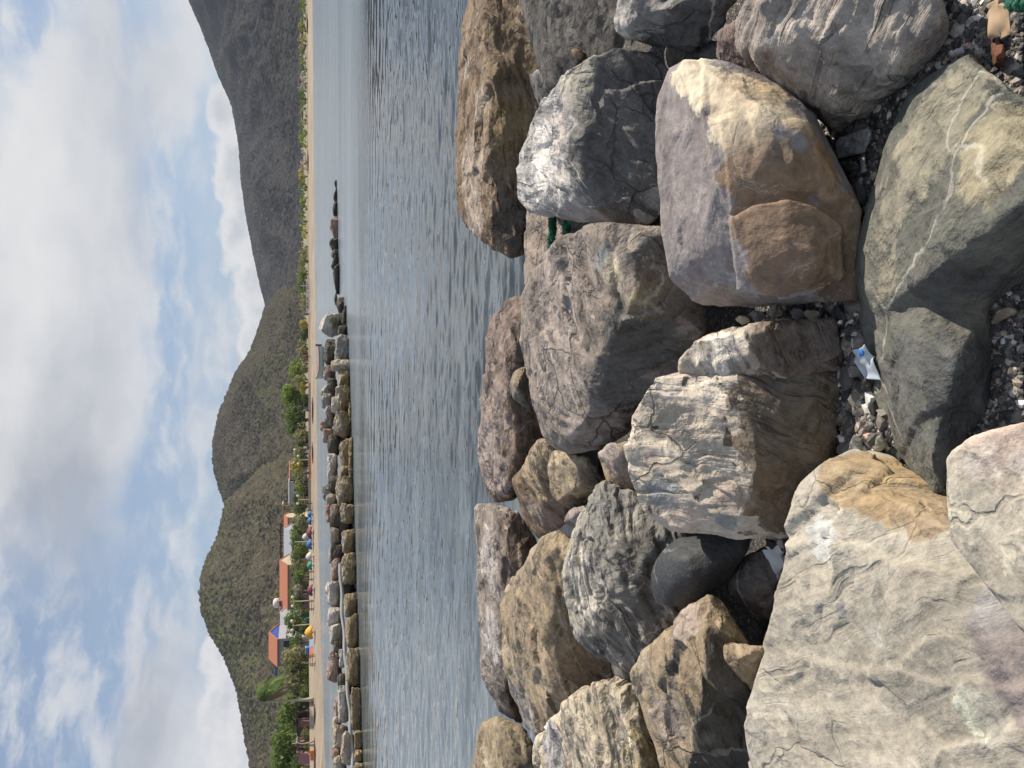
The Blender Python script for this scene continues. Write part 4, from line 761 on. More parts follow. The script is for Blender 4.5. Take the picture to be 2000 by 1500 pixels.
for a in [
    ('biggest round dark green tree at the left end of the beach above the maroon hut', 525, 584, 1388, 1488, 26, LG), ('dense green tree just left of the tall palm', 537, 584, 1334, 1402, 26, LG), ('olive green spreading tree in front of the blue gabled house', 544, 592, 1243, 1336, 27, LO), ('small bushy dark green tree tucked under the biggest tree', 562, 589, 1452, 1490, 22, LD),
    ('bright leafy shrub at the photo bottom edge, next to the white sacks', 580, 601, 1474, 1506, 18, LB), ('round green tree between the two yellow lamp posts', 557, 590, 1164, 1234, 27, LG), ('green tree in front of the cream arched wall', 571, 595, 1097, 1130, 25, LG), ('nearly leafless grey tree beside the first yellow lamp post', 570, 595, 1128, 1154, 25, LGR),
    ('wind bent tree rising over the long orange roof, beside the grey tank', 533, 553, 1133, 1152, 44, LO), ('small dark tree behind the orange roof, next to the white water tank', 537, 551, 1156, 1170, 48, LD), ('green tree below the grey gable roof', 567, 594, 1052, 1092, 26, LG), ('wide green tree behind the blue beach covers', 565, 594, 986, 1048, 28, LG), ('silvery olive bush in front of the wide green tree', 577, 597, 998, 1032, 23, LO),
    ('compact dark green tree by the thin white lamp pole', 568, 588, 948, 984, 28, LD), ('pale olive airy tree with a thin leaning trunk', 569, 598, 917, 954, 26, LO), ('yellow green palm like tree in the middle of the beach', 566, 596, 884, 927, 26, LY), ('low green tree right of the white box on the roof', 577, 597, 858, 884, 26, LG),
    ('flat topped bright green tree, the tallest in mid beach', 546, 594, 748, 796, 31, LB), ('broad deep green tree with several domes in mid beach', 552, 595, 784, 850, 30, LG), ('pale olive tree at the left foot of the broad deep green tree', 569, 599, 820, 862, 26, LO), ('grass green tree with a ragged crown right of the tallest one', 562, 595, 706, 746, 29, LB), ('olive thin crowned tree between the ragged and the flat topped tree', 574, 598, 730, 764, 26, LO), ('small yellowish bush at the foot of the flat topped tree', 584, 598, 742, 770, 22, LY),
    ('light green round tree beside the white frame on the sand', 576, 601, 530, 556, 26, LB), ('darker green tree touching the light green round one', 578, 602, 552, 580, 27, LG), ('olive tree behind the white frame on the sand', 582, 602, 578, 626, 27, LO), ('yellow green bushy tree left of the white frame', 580, 601, 627, 652, 26, LY), ('dark green tree next to the yellow green bushy tree', 581, 601, 648, 674, 27, LD), ('olive low crowned tree with crossed trunks on mid beach', 578, 600, 672, 712, 26, LO),
    ('leafy green tree in front of the grey sheet roofed shed', 563, 592, 1222, 1252, 26, LG), ('dark leafy tree in front of the white arched wall of the orange roofed house', 566, 594, 1140, 1172, 27, LG), ('tall olive tree at the right end of the cream arched wall', 566, 594, 1078, 1108, 27, LO), ('rounded green tree in front of the small orange roofed house', 566, 594, 1028, 1060, 27, LG), ('bushy green tree beside the timber pergola', 570, 596, 968, 996, 27, LG), ('low bright tree between the compact dark tree and the pale olive one', 575, 598, 938, 960, 25, LB), ('dusty olive tree below the white rooftop box', 574, 598, 868, 896, 25, LO),
    ('full green tree hiding the middle of the long orange roofed house', 561, 593, 1128, 1160, 28, LG), ('tall green tree between the shed and the long orange roofed house', 556, 592, 1192, 1226, 28, LO), ('leafy tree hiding the left half of the blue house', 548, 590, 1262, 1300, 28, LG), ('round topped tree before the grey gabled house', 564, 592, 1062, 1090, 28, LD),
    ('small green tree at the right end of the mid beach huts', 583, 602, 505, 532, 27, LO)]: tree(*a)
for k, (y_, nm_, m_) in enumerate([(1440, 'maroon hut', LG), (1412, 'dark green hut', LO), (1335, 'lime yellow hut', LG), (1300, 'lime yellow stall', LB), (1262, 'white kiosk', LO), (1208, 'teal kiosk', LG), (1180, 'pink kiosk', LG), (1128, 'yellow kiosk', LO), (1100, 'cream kiosk', LG), (1058, 'white pole', LB), (1018, 'maroon and white umbrella', LG), (975, 'shaded pale stall', LO), (936, 'pale olive tree', LGR), (900, 'low orange red wall', LG), (850, 'broad deep green tree', LO), (776, 'flat topped tree', LG), (720, 'grass green ragged tree', LO), (682, 'crossed trunks', LG), (606, 'white frame', LO)]):
    tree(['low dark', 'spreading', 'thin'][k % 3] + ' understorey shrub by the ' + nm_, 588 - (k % 3) * 2, 603, y_ - 13, y_ + 13, 26, m_, 'understorey shrubs along the promenade', 'shrub', 'shrub', size=.3)
rs = random.Random(8); y_ = 1512; k = 0
while y_ > 500:
    wd = rs.uniform(34, 58); top_ = float(np.interp(y_, [500, 620, 720, 850, 960, 1100, 1250, 1400, 1500], [582, 583, 570, 572, 574, 573, 570, 560, 562])) + rs.uniform(-3, 8)
    if not (1090 < y_ < 1130 or 1240 < y_ < 1300): k += 1; tree(['dark green', 'olive', 'leafy green', 'dusty'][k % 4] + ' back row tree, number ' + str(k) + ' from the photo bottom, behind the huts', top_, 598, y_ - wd, y_, 34, (LG, LO, LD, LO)[k % 4], 'back row of trees behind the huts', dens=30, size=.42)
    y_ -= wd * .78
rs = random.Random(5)
RW = [('dark olive', LO), ('bright lime', LB), ('plain green', LG), ('greyish', LGR), ('yellow tinged', LY)]
y0 = -40; k = 0
while y0 < 505:
    wd = rs.uniform(26, 46); kind = RW[k % 5] if k % 3 else RW[1 + k % 2]
    tree(kind[0] + ' shrub, number ' + str(k + 1) + ' from the photo top in the low green belt', 582 + rs.uniform(-1, 4), 601, y0 - 4, y0 + wd + 4, 30 + rs.uniform(0, 8), kind[1], 'shrubs of the green belt on the right hand beach', 'shrub', 'shrub', trunk=True, dens=30, size=.5)
    y0 += wd * .72; k += 1

def palm(label, base, h, lean, n, wind, seed, mat=LO, fr=2.6):
    rs = random.Random(seed); e = empty('palm_tree', base); tag(e, label, 'palm')
    pts = [Vector((lean * (q ** 1.6) , 0, h * q - .3 * (q == 0))) for q in [0, .08, .2, .4, .6, .8, 1]]
    MB().tube(pts, [.42, .3, .22, .19, .17, .15, .14], 9).build('trunk', PBARK, e, True)
    top = pts[-1]
    for dead in (0, 1):
        vs = []; fs = []
        for i in range(n if not dead else 7):
            a = rs.uniform(0, 6.283); up = rs.uniform(.1, 1.0) if not dead else -1.2
            d = Vector((math.cos(a) * .7 + wind, math.sin(a) * .6, up)).normalized(); p = top.copy(); L = fr * rs.uniform(.75, 1.15) * (.8 if dead else 1)
            side = d.cross(Vector((0, 0, 1))).normalized(); st = 11
            for s_ in range(st):
                d = (d + Vector((wind * .12, 0, -.13 - .04 * s_ * (1 if not dead else .3)))).normalized(); q = p + d * L / st
                lw = math.sin((s_ + 1) / (st + 1) * 3.14) * .8 * (.35 if dead else 1) + .08
                for sg in (-1, 1):
                    for r_ in range(2):
                        b0 = p.lerp(q, r_ * .5); tip = b0 + (side * sg * lw + Vector((wind * .3, 0, -.35 * lw)) + d * .3)
                        i0 = len(vs); vs += [b0, b0 + d * .2, tip]; fs.append((i0, i0 + 1, i0 + 2))
                p = q
        link('crown' if not dead else 'dead_frond_skirt', mesh_from(vs, fs, 'fronds'), mat if not dead else plain('dry_frond', (.27, .19, .12), .9, .3), e)
b_ = lat(1346, 16); palm('tall palm with a bare curved trunk and a wind blown crown above the beach trees', b_, ZAT(520, 1338, b_.y) - b_.z, .4, 30, .8, 3, LG, 3.9)
b_ = lat(1424, 16); e = empty('bare_tree', b_); tag(e, 'thin pale leafless trunk curving up from the sand in front of the maroon hut', 'tree')
MB().tube([(0, 0, -.2), (-.25, 0, .7), (-.3, 0, 1.6), (-.1, .05, 2.3), (-.15, .1, 3.0)], [.16, .11, .08, .06, .03], 6).build('trunk', PBARK, e, True)
MB().tube([(-.3, 0, 1.6), (-.8, 0, 2.2), (-1.2, 0, 2.4)], [.05, .035, .02], 5).build('limb', PBARK, e, True)

WHITE = plain('white_paint', (.58, .56, .52), .6, .1); CREAMP = plain('cream_plaster', (.44, .38, .28), .8, .15); MAROON = plain('maroon_paint', (.13, .05, .05), .6, .3); PINKP = plain('pink_paint', (.33, .17, .18), .7, .2); BLUEP = plain('blue_paint', (.025, .075, .32), .5, .2)
ROOF = plain('orange_tile', (.38, .14, .075), .75, .25, 2.5); GREYR = plain('grey_sheet', (.33, .34, .37), .55, .12); LIME = plain('lime_wall', (.28, .29, .10), .8, .2); DKGREEN = plain('dark_green_wall', (.045, .055, .035), .8, .3); DARKP = plain('dark_opening', (.03, .028, .026), .7, .2)
WOOD = plain('pale_wood', (.42, .33, .22), .8, .25); DKWOOD = plain('dark_red_wood', (.085, .03, .025), .7, .3); LILAC = plain('lilac_plaster', (.33, .32, .36), .8, .1); YELP = plain('yellow_paint', (.48, .38, .12), .6, .2); BLK = plain('black_plastic', (.03, .03, .032), .45, .2); BLOCKW = plain('stone_blockwork', (.36, .31, .24), .9, .3, 4); TEAL = plain('teal_paint', (.03, .15, .16), .5, .2); ORANGE = plain('orange_paint', (.55, .17, .05), .5, .2); SHEETB = plain('bright_blue_paint', (.03, .20, .62), .5, .15); TERRA = plain('terracotta_paint', (.45, .16, .10), .7, .2)
def span(py0, py1, Y): return (750 - py1) / 1500 * Y * 1.0, (750 - py0) / 1500 * Y
def X_(py, Y): return (750 - py) / 1500 * Y / (cp - 0) * cp    # sight py at distance y
def hut(name, label, cat, px0, px1, py0, py1, d, mat, depth=3, roofm=None, opens=(), over=.25, group=None, slope=.25):
    d += 5; b = lat((py0 + py1) / 2, d); Y = b.y; xl, xr = PY(600, py1, Y).x, PY(600, py0, Y).x; zt = ZAT(px0, (py0 + py1) / 2, Y); w = xr - xl; h = max(1.2, zt - b.z)
    e = empty(name, ((xl + xr) / 2, Y, b.z)); tag(e, label, cat, group)
    MB().box((0, depth / 2, h / 2 - .1), (w, depth, h + .2)).build('wall', mat, e)
    if roofm: MB().poly([(-w / 2 - over, -over, h + .02), (w / 2 + over, -over, h + .02), (w / 2 + over, -over, h + .14), (-w / 2 - over, -over, h + .14)], (0, depth + 2 * over, slope)).build('roof', roofm, e)
    for (u, v, ww, hh, kind, m_) in opens:
        o_ = MB().box((u * w, -.02, v * h), (ww * w, .12, hh * h)).build(kind, m_, e)
    return e, w, h
def gable(name, label, cat, Y, py0, py1, pxe, pxr, pxb, ridge_py, wallm, roofm, depth, gabm=None, opens=(), along=True, zb=None):
    """roof ridge along x; pxe eave, pxr ridge"""
    pyc = (py0 + py1) / 2; Y = shore((750 - pyc) / 1500) + Y; xl, xr = PY(600, py1, Y).x, PY(600, py0, Y).x; ze, zr = ZAT(pxe, pyc, Y), ZAT(pxr, pyc, Y + depth / 2); zb = zb if zb is not None else 1.3
    e = empty(name, ((xl + xr) / 2, Y, zb)); tag(e, label, cat); w = xr - xl; he, hr = ze - zb, zr - zb
    MB().box((0, depth / 2, he / 2), (w - .3, depth - .3, he)).build('wall', wallm, e)
    MB().poly([(-w / 2, -.5, he - .05), (-w / 2, depth / 2, hr), (-w / 2, depth + .5, he - .05), (-w / 2, depth + .5, he + .13), (-w / 2, depth / 2, hr + .2), (-w / 2, -.5, he + .13)], (w, 0, 0)).build('roof', roofm, e)
    for s in (-1, 1):
        MB().poly([(s * (w / 2 - .16) - .05, .15, he), (s * (w / 2 - .16) - .05, depth / 2, hr - .06), (s * (w / 2 - .16) - .05, depth - .15, he)], (.1, 0, 0)).build('gable_wall', gabm or wallm, e)
    for (u, v, ww, hh, kind, m_) in opens: MB().box((u * w, .13, v * he), (ww * w, .12, hh * he)).build(kind, m_, e)
    return e, w, he, hr
# long orange roofed house
gable('long_house', 'long cream house with a sweeping orange tiled roof and white arches, behind the beach trees', 'house', 36, 1100, 1208, 563, 548, 590, 0, CREAMP, ROOF, 9, opens=[(-.42, .55, .05, .6, 'archway', DARKP), (-.3, .55, .06, .6, 'archway', DARKP), (.3, .55, .06, .6, 'archway', DARKP), (.42, .6, .06, .5, 'window', DARKP), (0, .5, .07, .7, 'archway', DARKP)])
# blue gabled house: its gable looks left, roof slopes to the front
e, w_, he_, hr_ = gable('blue_house', 'blue house with steep orange roof, blue gable end and side porch', 'house', 33, 1242, 1296, 543, 527, 590, 0, LILAC, ROOF, 8, BLUEP, opens=[(-.2, .62, .24, .42, 'archway', DARKP), (.25, .62, .24, .42, 'archway', DARKP), (-.2, .2, .14, .3, 'window', DARKP), (.25, .2, .14, .3, 'window', DARKP)])
for s in (0, 1): MB().box((-w_ / 2 - 2.6 + s * 1.6, .6 + s * 3, he_ * .5), (.3, .3, he_ * 1.0)).build('porch_post', BLUEP, e)
MB().box((-w_ / 2 - 1.4, 2.2, he_ * 1.02 + .2), (3.0, 4.2, .35)).build('porch_beam', BLUEP, e); MB().box((-w_ / 2 - 1.4, 2.2, he_ * .55), (2.6, 3.8, .25)).build('porch_floor', BLUEP, e)
gable('shed', 'grey sheet roofed shed between the blue house and the long orange roof', 'shed', 38, 1200, 1246, 557, 549, 590, 0, GREYR, GREYR, 6, opens=[(-.2, .6, .2, .3, 'window', DARKP)])
gable('grey_house', 'house with a pale grey gabled sheet roof beside the dark red pergola', 'house', 36, 1036, 1102, 571, 556, 590, 0, LILAC, GREYR, 9, opens=[(.2, .6, .12, .4, 'window', DARKP), (-.3, .6, .1, .6, 'door', DARKP)])
gable('small_house', 'small house with an orange roof and white eave right of the grey gable roof', 'house', 44, 1008, 1040, 563, 556, 590, 0, CREAMP, ROOF, 6, opens=[(.1, .6, .2, .4, 'window', DARKP)])
def pergola(label, Y, py0, py1, px0, px1, m1, m2, n, zb=1.4, nm='pergola'):
    Y = shore((750 - (py0 + py1) / 2) / 1500) + Y
    xl, xr = PY(600, py1, Y).x, PY(600, py0, Y).x; z0, z1 = ZAT(px1, (py0 + py1) / 2, Y), ZAT(px0, (py0 + py1) / 2, Y)
    e = empty(nm, ((xl + xr) / 2, Y, zb)); tag(e, label, 'pergola'); w = xr - xl; h = z1 - zb
    for i in range(n):
        for dy in (0, 4): MB().box((-w / 2 + w * i / (n - 1), dy, h / 2), (.2, .2, h)).build('post', m2, e)
    MB().box((0, 2, h + .12), (w + .8, 5, .25)).build('roof', m1, e)
    q = MB(); q.box((0, -.05, h - (z1 - z0) * .5), (w, .1, .12)); q.box((0, -.05, h - (z1 - z0) * .8), (w, .1, .12)); q.build('rail', m2, e); return e
pergola('long dark red roofed pergola standing behind the grey gabled house', 56, 1022, 1150, 549, 560, DKWOOD, DKWOOD, 7)
pergola('open pale timber frame with a white edge behind the paired blue umbrellas', 52, 986, 1018, 553, 568, WOOD, WOOD, 4, nm='timber_pergola')
def tank(label, Y, py0, py1, px0, px1, mat, stand):
    Y = shore((750 - (py0 + py1) / 2) / 1500) + Y
    c = PY(px1, (py0 + py1) / 2, Y); r = (py1 - py0) / 1500 * Y / 2; h = ZAT(px0, (py0 + py1) / 2, Y) - c.z
    e = empty('water_tank', c); tag(e, label, 'water tank')
    MB().tube([(0, 0, h * .4), (0, 0, h * .42), (0, 0, h * .8), (0, 0, h * .93), (0, 0, h)], [r * .9, r, r, r * .7, r * .25], 14).build('tank_body', mat, e, True)
    for sx in (-1, 1):
        for sy in (-1, 1): MB().box((sx * r * .7, sy * r * .7, h * .1), (.15, .15, h * .75)).build('leg', stand, e)
tank('white water tank with a rounded top on a white stand above the orange roof', 42, 1168, 1186, 533, 553, WHITE, WHITE)
tank('dark grey water tank on the ridge of the long orange roof', 42, 1151, 1162, 546, 555, GREYR, DARKP)
hut('rooftop_house', 'small white box shaped rooftop above the yellow green palm like tree', 'house', 573, 600, 878, 888, 40, WHITE, 3, opens=[(0, .7, .4, .12, 'window', DARKP)])
hut('low_house', 'low house with a thin red roof line behind the pale olive airy tree', 'house', 567, 600, 905, 936, 44, LILAC, 5, TERRA, [(-.2, .6, .2, .3, 'window', DARKP)])
hut('low_house', 'low blue grey roofed house behind the compact dark green tree', 'house', 566, 600, 940, 984, 44, GREYR, 5, GREYR, [(.2, .6, .2, .3, 'window', DARKP)])
# stalls and huts under the trees
for a in [
    ('hut', 'pink hut with a darker door at the photo bottom edge behind the bright shrub', 'hut', 577, 602, 1474, 1520, 20, PINKP, 3, MAROON, [(-.2, .45, .25, .8, 'door', MAROON)]),
    ('hut', 'pink walled stall beside the maroon hut', 'hut', 583, 602, 1447, 1472, 21, PINKP, 3, WHITE, [(.1, .5, .35, .5, 'counter_opening', DARKP)]),
    ('hut', 'maroon hut with scuffed wall under the biggest tree', 'hut', 582, 602, 1418, 1447, 21, plain('dusty_maroon', (.18, .10, .095), .8, .35), 3, DARKP, [(-.25, .42, .22, .8, 'door', DARKP)]),
    ('hut', 'dark green hut with a small white notice under the dense green tree', 'hut', 580, 602, 1368, 1414, 22, DKGREEN, 3.5, DARKP, [(-.1, .45, .3, .85, 'door', BLK), (.25, .5, .06, .16, 'notice', WHITE)]),
    ('hut', 'lime yellow hut with a grey window next to the palm trunk', 'hut', 584, 602, 1338, 1364, 22, LIME, 3, None, [(0, .6, .3, .45, 'window', GREYR)]),
    ('hut', 'lime yellow stall with a dark counter under the olive green spreading tree', 'hut', 587, 602, 1304, 1332, 22, LIME, 3, WHITE, [(.1, .55, .5, .5, 'counter_opening', DARKP)]),
    ('kiosk', 'white kiosk with dark panes and a blue box in front', 'kiosk', 588, 602, 1244, 1284, 22, WHITE, 3, GREYR, [(-.25, .55, .3, .5, 'window', DARKP), (.2, .55, .35, .5, 'window', GREYR)]),
    ('kiosk', 'teal fronted kiosk behind the yellow cover', 'kiosk', 587, 602, 1212, 1240, 22, TEAL, 3, DARKP, [(0, .5, .5, .5, 'counter_opening', DARKP)]),
    ('kiosk', 'pink kiosk with a dark square window between the yellow lamp posts', 'kiosk', 590, 602, 1181, 1202, 22, PINKP, 3, None, [(0, .6, .35, .4, 'window', DARKP)]),
    ('kiosk', 'pale pink kiosk right beside the first yellow lamp post', 'kiosk', 591, 602, 1160, 1178, 22, plain('pale_pink', (.42, .30, .29), .8, .1), 3, None, [(-.1, .6, .3, .4, 'window', DARKP)]),
    ('kiosk', 'yellow kiosk with a white counter behind the dark grey cover', 'kiosk', 591, 602, 1104, 1126, 22, YELP, 3, DARKP, [(0, .5, .5, .45, 'counter_opening', WHITE)]),
    ('kiosk', 'cream kiosk with a shaded front by the tall white pole', 'kiosk', 588, 603, 1050, 1096, 24, CREAMP, 3, DARKP, [(-.2, .5, .3, .6, 'counter_opening', DARKP), (.25, .5, .2, .6, 'door', DARKP)]),
    ('stall', 'shaded pale stall under the pale olive airy tree', 'stall', 593, 604, 944, 976, 22, WHITE, 3, DARKP, [(0, .45, .6, .7, 'counter_opening', DARKP)]),
    ('stall', 'white stall with dark openings near the low green tree', 'stall', 594, 604, 858, 880, 22, WHITE, 3, DARKP, [(-.2, .45, .3, .7, 'counter_opening', DARKP), (.25, .45, .25, .7, 'counter_opening', DARKP)]),
    ('stall', 'cream stall behind the trunks of the flat topped tree', 'stall', 595, 605, 770, 800, 22, CREAMP, 3, DARKP, [(0, .45, .6, .6, 'counter_opening', DARKP)]),
    ('stall', 'pinkish stall with posts right of the grass green ragged tree', 'stall', 595, 605, 690, 706, 22, plain('pinkish', (.40, .31, .25), .8, .15), 3, WOOD, [(0, .45, .6, .7, 'counter_opening', DARKP)]),
    ('stall', 'tan stall beside the yellow green bushy tree', 'stall', 596, 606, 636, 660, 22, WOOD, 3, DARKP, [(0, .45, .6, .7, 'counter_opening', DARKP)])]: hut(*a)
# promenade wall, in lengths
def wall(label, py0, py1, hgt, mat, d=16.5, cat='wall', cap=None):
    n = 24; m_ = MB()
    f_, b_k = [], []
    for i in range(n + 1):
        p = lat(py0 + (py1 - py0) * i / n, d); f_.append(p); b_k.append(lat(py0 + (py1 - py0) * i / n, d + .5))
    vs = []; fs = []
    for p, q in zip(f_, b_k): vs += [(p.x, p.y, p.z - .3), (p.x, p.y, p.z + hgt), (q.x, q.y, p.z + hgt), (q.x, q.y, p.z - .3)]
    for i in range(n):
        a = i * 4
        for k in range(4): fs.append((a + k, a + (k + 1) % 4, a + 4 + (k + 1) % 4, a + 4 + k))
    fs += [(3, 2, 1, 0), (n * 4, n * 4 + 1, n * 4 + 2, n * 4 + 3)]
    o = link('promenade_wall', mesh_from(vs, fs, 'promenade_wall'), mat); tag(o, label, cat); return o
wall('long low tan stone wall below the huts, ending at the terracotta panel', 1540, 1268, .62, BLOCKW); wall('short red and terracotta panel of the low beach wall left of the yellow cover', 1267, 1247, .55, TERRA); wall('short light blue panel of the low beach wall beside the yellow cover', 1246, 1232, .55, plain('faded_blue', (.25, .36, .50), .7, .2))
wall('middle stretch of the low tan beach wall, behind the row of coloured covers', 1231, 930, .5, BLOCKW); wall('low orange red wall panel under the yellow green palm like tree', 929, 884, .5, plain('orange_red_wall', (.55, .20, .12), .8, .2)); wall('low pinkish tan beach wall running on to the white frame', 883, 612, .45, plain('pinkish_tan_wall', (.42, .32, .24), .85, .2))
# covered umbrellas on the beach
def cover(label, px0, px1, py0, py1, cols, d=11):
    pyc = (py0 + py1) / 2; b = lat(pyc, d); Y = b.y; r = (py1 - py0) / 1500 * Y / 2; zt = ZAT(px0, pyc, Y) - b.z; zb = max(.25, ZAT(px1, pyc, Y) - b.z)
    e = empty('beach_umbrella', b); tag(e, label, 'umbrella', 'lowered umbrellas along the beach'); n = 24; rs = random.Random(int(py0))
    prof = [(0, 1.04), (.16, .97), (.48, .86), (.8, .62), (.97, .34), (1.0, .14), (.93, -.02)]
    nb = len(cols); 
    for ci, cm in enumerate(cols):
        vs = []; fs = []; k0, k1 = n * ci // nb, n * (ci + 1) // nb
        for k in range(k0, k1 + 1):
            a = 6.2832 * k / n + 3.9
            for j, (rr, zz) in enumerate(prof):
                fold = 1 + .13 * math.cos(k * 3.1416) * (j / 6); drop = .13 * abs(math.sin(k * .785)) * (j == 6)
                vs.append((math.cos(a) * r * rr * fold, math.sin(a) * r * rr * fold, zb + (zt - zb) * (zz + drop)))
        m7 = len(prof)
        for k in range(k1 - k0):
            for j in range(m7 - 1): a0 = k * m7 + j; fs.append((a0, a0 + 1, a0 + m7 + 1, a0 + m7))
        o = link('canopy', mesh_from(vs, fs, 'canopy', True), cm, e); so_ = o.modifiers.new('s', 'SOLIDIFY'); so_.thickness = .03
    MB().tube([(0, 0, -.2), (0, 0, zt - .05)], .05, 8).build('pole', WOOD, e); MB().tube([(0, 0, 0), (0, 0, .12)], [.4, .35], 10).build('base', WHITE, e)
def cl(n, c): return plain('canvas_' + n, c, .7, .15)
CB, CW, CM, CG, CT, CY, CK = cl('blue', (.025, .12, .34)), cl('white', (.5, .48, .47)), cl('maroon', (.15, .025, .05)), cl('grey', (.15, .165, .18)), cl('green', (.02, .24, .17)), cl('yellow', (.66, .34, .03)), cl('dark', (.035, .038, .04))
cover('big yellow orange lowered umbrella in front of the teal kiosk', 595, 611, 1208, 1231, [CY]); cover('maroon and dark grey lowered umbrella in front of the leafless grey tree', 600, 612, 1129, 1150, [CM, CG, CG]); cover('dark umbrella with a green top and red edge, left of the grey one', 599, 610, 1085, 1101, [CT, CK, cl('red', (.35, .06, .06))])
cover('pale grey and dark striped lowered umbrella between the blue and the green ones', 597, 609, 1068, 1085, [CW, CG]); cover('single bright blue lowered umbrella below the tall white pole', 598, 610, 1044, 1062, [CB]); cover('maroon and white lowered umbrella next to the single blue one', 598, 610, 1020, 1044, [CM, CW]); cover('left one of the paired blue umbrellas beside the broken red boulder', 600, 613, 1002, 1016, [CB]); cover('right one of the paired blue umbrellas, toward the thin white lamp pole', 600, 612, 990, 1003, [CB]); cover('white and green umbrella standing further back behind the maroon and white one', 590, 600, 1032, 1046, [CW, CT], 19)
# lamp posts and poles
def lamp(label, px0, py, d, mat, arms=True):
    b = lat(py, d); h = ZAT(px0, py, b.y) - b.z; e = empty('lamp_post', b); tag(e, label, 'lamp post', 'lamp posts along the promenade')
    MB().tube([(0, 0, 0), (0, 0, h)], [.1, .07], 8).build('post', mat, e)
    if arms:
        MB().tube([(-.75, 0, h - .35), (-.7, 0, h - .1), (0, 0, h - .15), (.7, 0, h - .1), (.75, 0, h - .35)], .06, 6).build('arm', YELP, e)
        for s in (-1, 1):
            bm = bmesh.new(); bmesh.ops.create_uvsphere(bm, u_segments=12, v_segments=8, radius=.26); o = link('lamp_globe', bm_mesh(bm, 'globe', True), WHITE, e); o.location = (s * .75, 0, h + .05)
lamp('yellow lamp post with two white globes beside the leafless grey tree', 572, 1159, 18, plain('pale_yellow', (.62, .55, .36), .6, .1)); lamp('yellow lamp post with two white globes nearest the yellow umbrella', 571, 1204, 18, plain('pale_yellow2', (.60, .55, .40), .6, .1))
lamp('thin yellowish lamp post beside the compact dark green tree', 582, 968, 18, plain('pale_yellow3', (.60, .52, .3), .6, .1)); lamp('plain white pole behind the single blue umbrella', 575, 1047, 18, WHITE, False); lamp('pale green lamp post in front of the yellow green palm like tree', 583, 893, 18, plain('pale_green', (.35, .5, .42), .6, .1)); lamp('thin brown pole by the low orange red wall', 588, 909, 18, BARK, False)
# white frame on the sand and its mast
Yf = lat(578, 15).y; e = empty('timber_railing', (PY(600, 578, Yf).x, Yf, lat(578, 15).z)); tag(e, 'white painted open frame of posts and rails standing on the sand, mid right beach', 'railing')
w_ = PY(600, 546, Yf).x - PY(600, 610, Yf).x; hz = ZAT(598, 578, Yf) - e.location.z
for i in range(9):
    for dy in (0, 3): MB().box((-w_ / 2 + w_ * i / 8, dy, hz / 2), (.16, .16, hz)).build('post', WHITE, e)
for zz in (.45, .98):
    for dy in (0, 3): MB().box((0, dy, hz * zz), (w_ + .3, .13, .14)).build('rail', WHITE, e)
b_ = lat(565, 16); e = empty('mast', b_); tag(e, 'white mast with a cross bar rising over the white frame', 'mast'); hm = ZAT(587, 565, b_.y) - b_.z
MB().tube([(0, 0, -.1), (0, 0, hm)], .09, 8).build('pole', WHITE, e); MB().box((0, 0, hm * .68), (1.6, .1, .1)).build('crossbar', WHITE, e)
# boat on the sheltered water
c = PY(630, 708, 95); c.z = 0; e = empty('boat', (c.x, c.y, 0), 0); tag(e, 'narrow open boat with a pale green hull floating behind the breakwater', 'boat'); L = 3.9
st = [(-1, .05, .95), (-.85, .35, .72), (-.5, .62, .55), (0, .7, .5), (.5, .66, .52), (.9, .55, .58), (1, .5, .6)]
vs = []; fs = []
for x, wd, hh in st: vs += [(x * L / 2, -wd * .75, hh), (x * L / 2, -wd * .62, hh * .35), (x * L / 2 * .96, -wd * .3, -.12), (x * L / 2 * .96, wd * .3, -.12), (x * L / 2, wd * .62, hh * .35), (x * L / 2, wd * .75, hh)]
for i in range(len(st) - 1): fs += [(i * 6 + k, i * 6 + k + 1, i * 6 + 7 + k, i * 6 + 6 + k) for k in range(5)]
fs.append(tuple(range(36, 42)))
o = link('hull', mesh_from(vs, fs, 'hull', False), plain('pale_green_hull', (.42, .50, .42), .5, .2), e); o.modifiers.new('s', 'SOLIDIFY').thickness = .06
q = MB(); q.tube([(x * L / 2, -wd * .77, hh + .02) for x, wd, hh in st], .05, 6); q.tube([(x * L / 2, wd * .77, hh + .02) for x, wd, hh in st], .05, 6); q.build('gunwale', plain('red_paint', (.4, .07, .05), .5, .2), e)
q = MB()
for x in (-.35, .15, .6): q.box((x * L / 2, 0, .42), (.3, 1.0, .05))
q.build('bench', WOOD, e); MB().box((L / 2 + .12, 0, .6), (.22, .3, .75)).build('outboard_motor', BLK, e)
# orange boat drawn up, sacks, tables, driftwood, people
c = lat(1466, 17.2); e = empty('rowing_boat', c, .25); tag(e, 'small orange boat drawn up on the sand below the pink stall', 'boat'); vs = [(x * .8, y, z) for x, y, z in vs]
link('hull', mesh_from([(x, y, z) for x, y, z in vs], fs, 'hull2'), ORANGE, e).modifiers.new('s', 'SOLIDIFY').thickness = .05
q = MB(); q.box((-.3, 0, .4), (.25, .8, .05)); q.box((.5, 0, .4), (.25, .8, .05)); q.build('bench', WOOD, e)
for i, (py, lb) in enumerate([(1482, 'white sack nearest the orange boat'), (1488, 'plump white sack in the middle of the pile by the shrub'), (1495, 'white sack at the photo bottom edge beside the bright shrub')]):
    c = lat(py, 17.4); bm = bmesh.new(); bmesh.ops.create_icosphere(bm, subdivisions=3, radius=.42)
    for v in bm.verts:
        v.co.z *= .75; v.co.x *= 1.15; f_ = math.sin(v.co.x * 9 + i) * math.cos(v.co.y * 8) * .04; v.co *= 1 + f_
        if v.co.z > .2: v.co.x *= .75; v.co.y *= .75
        v.co.z += .28
    o = link('sack', bm_mesh(bm, 'sack', True), WHITE); o.location = c; tag(o, lb, 'sack', 'white sacks by the shrub')
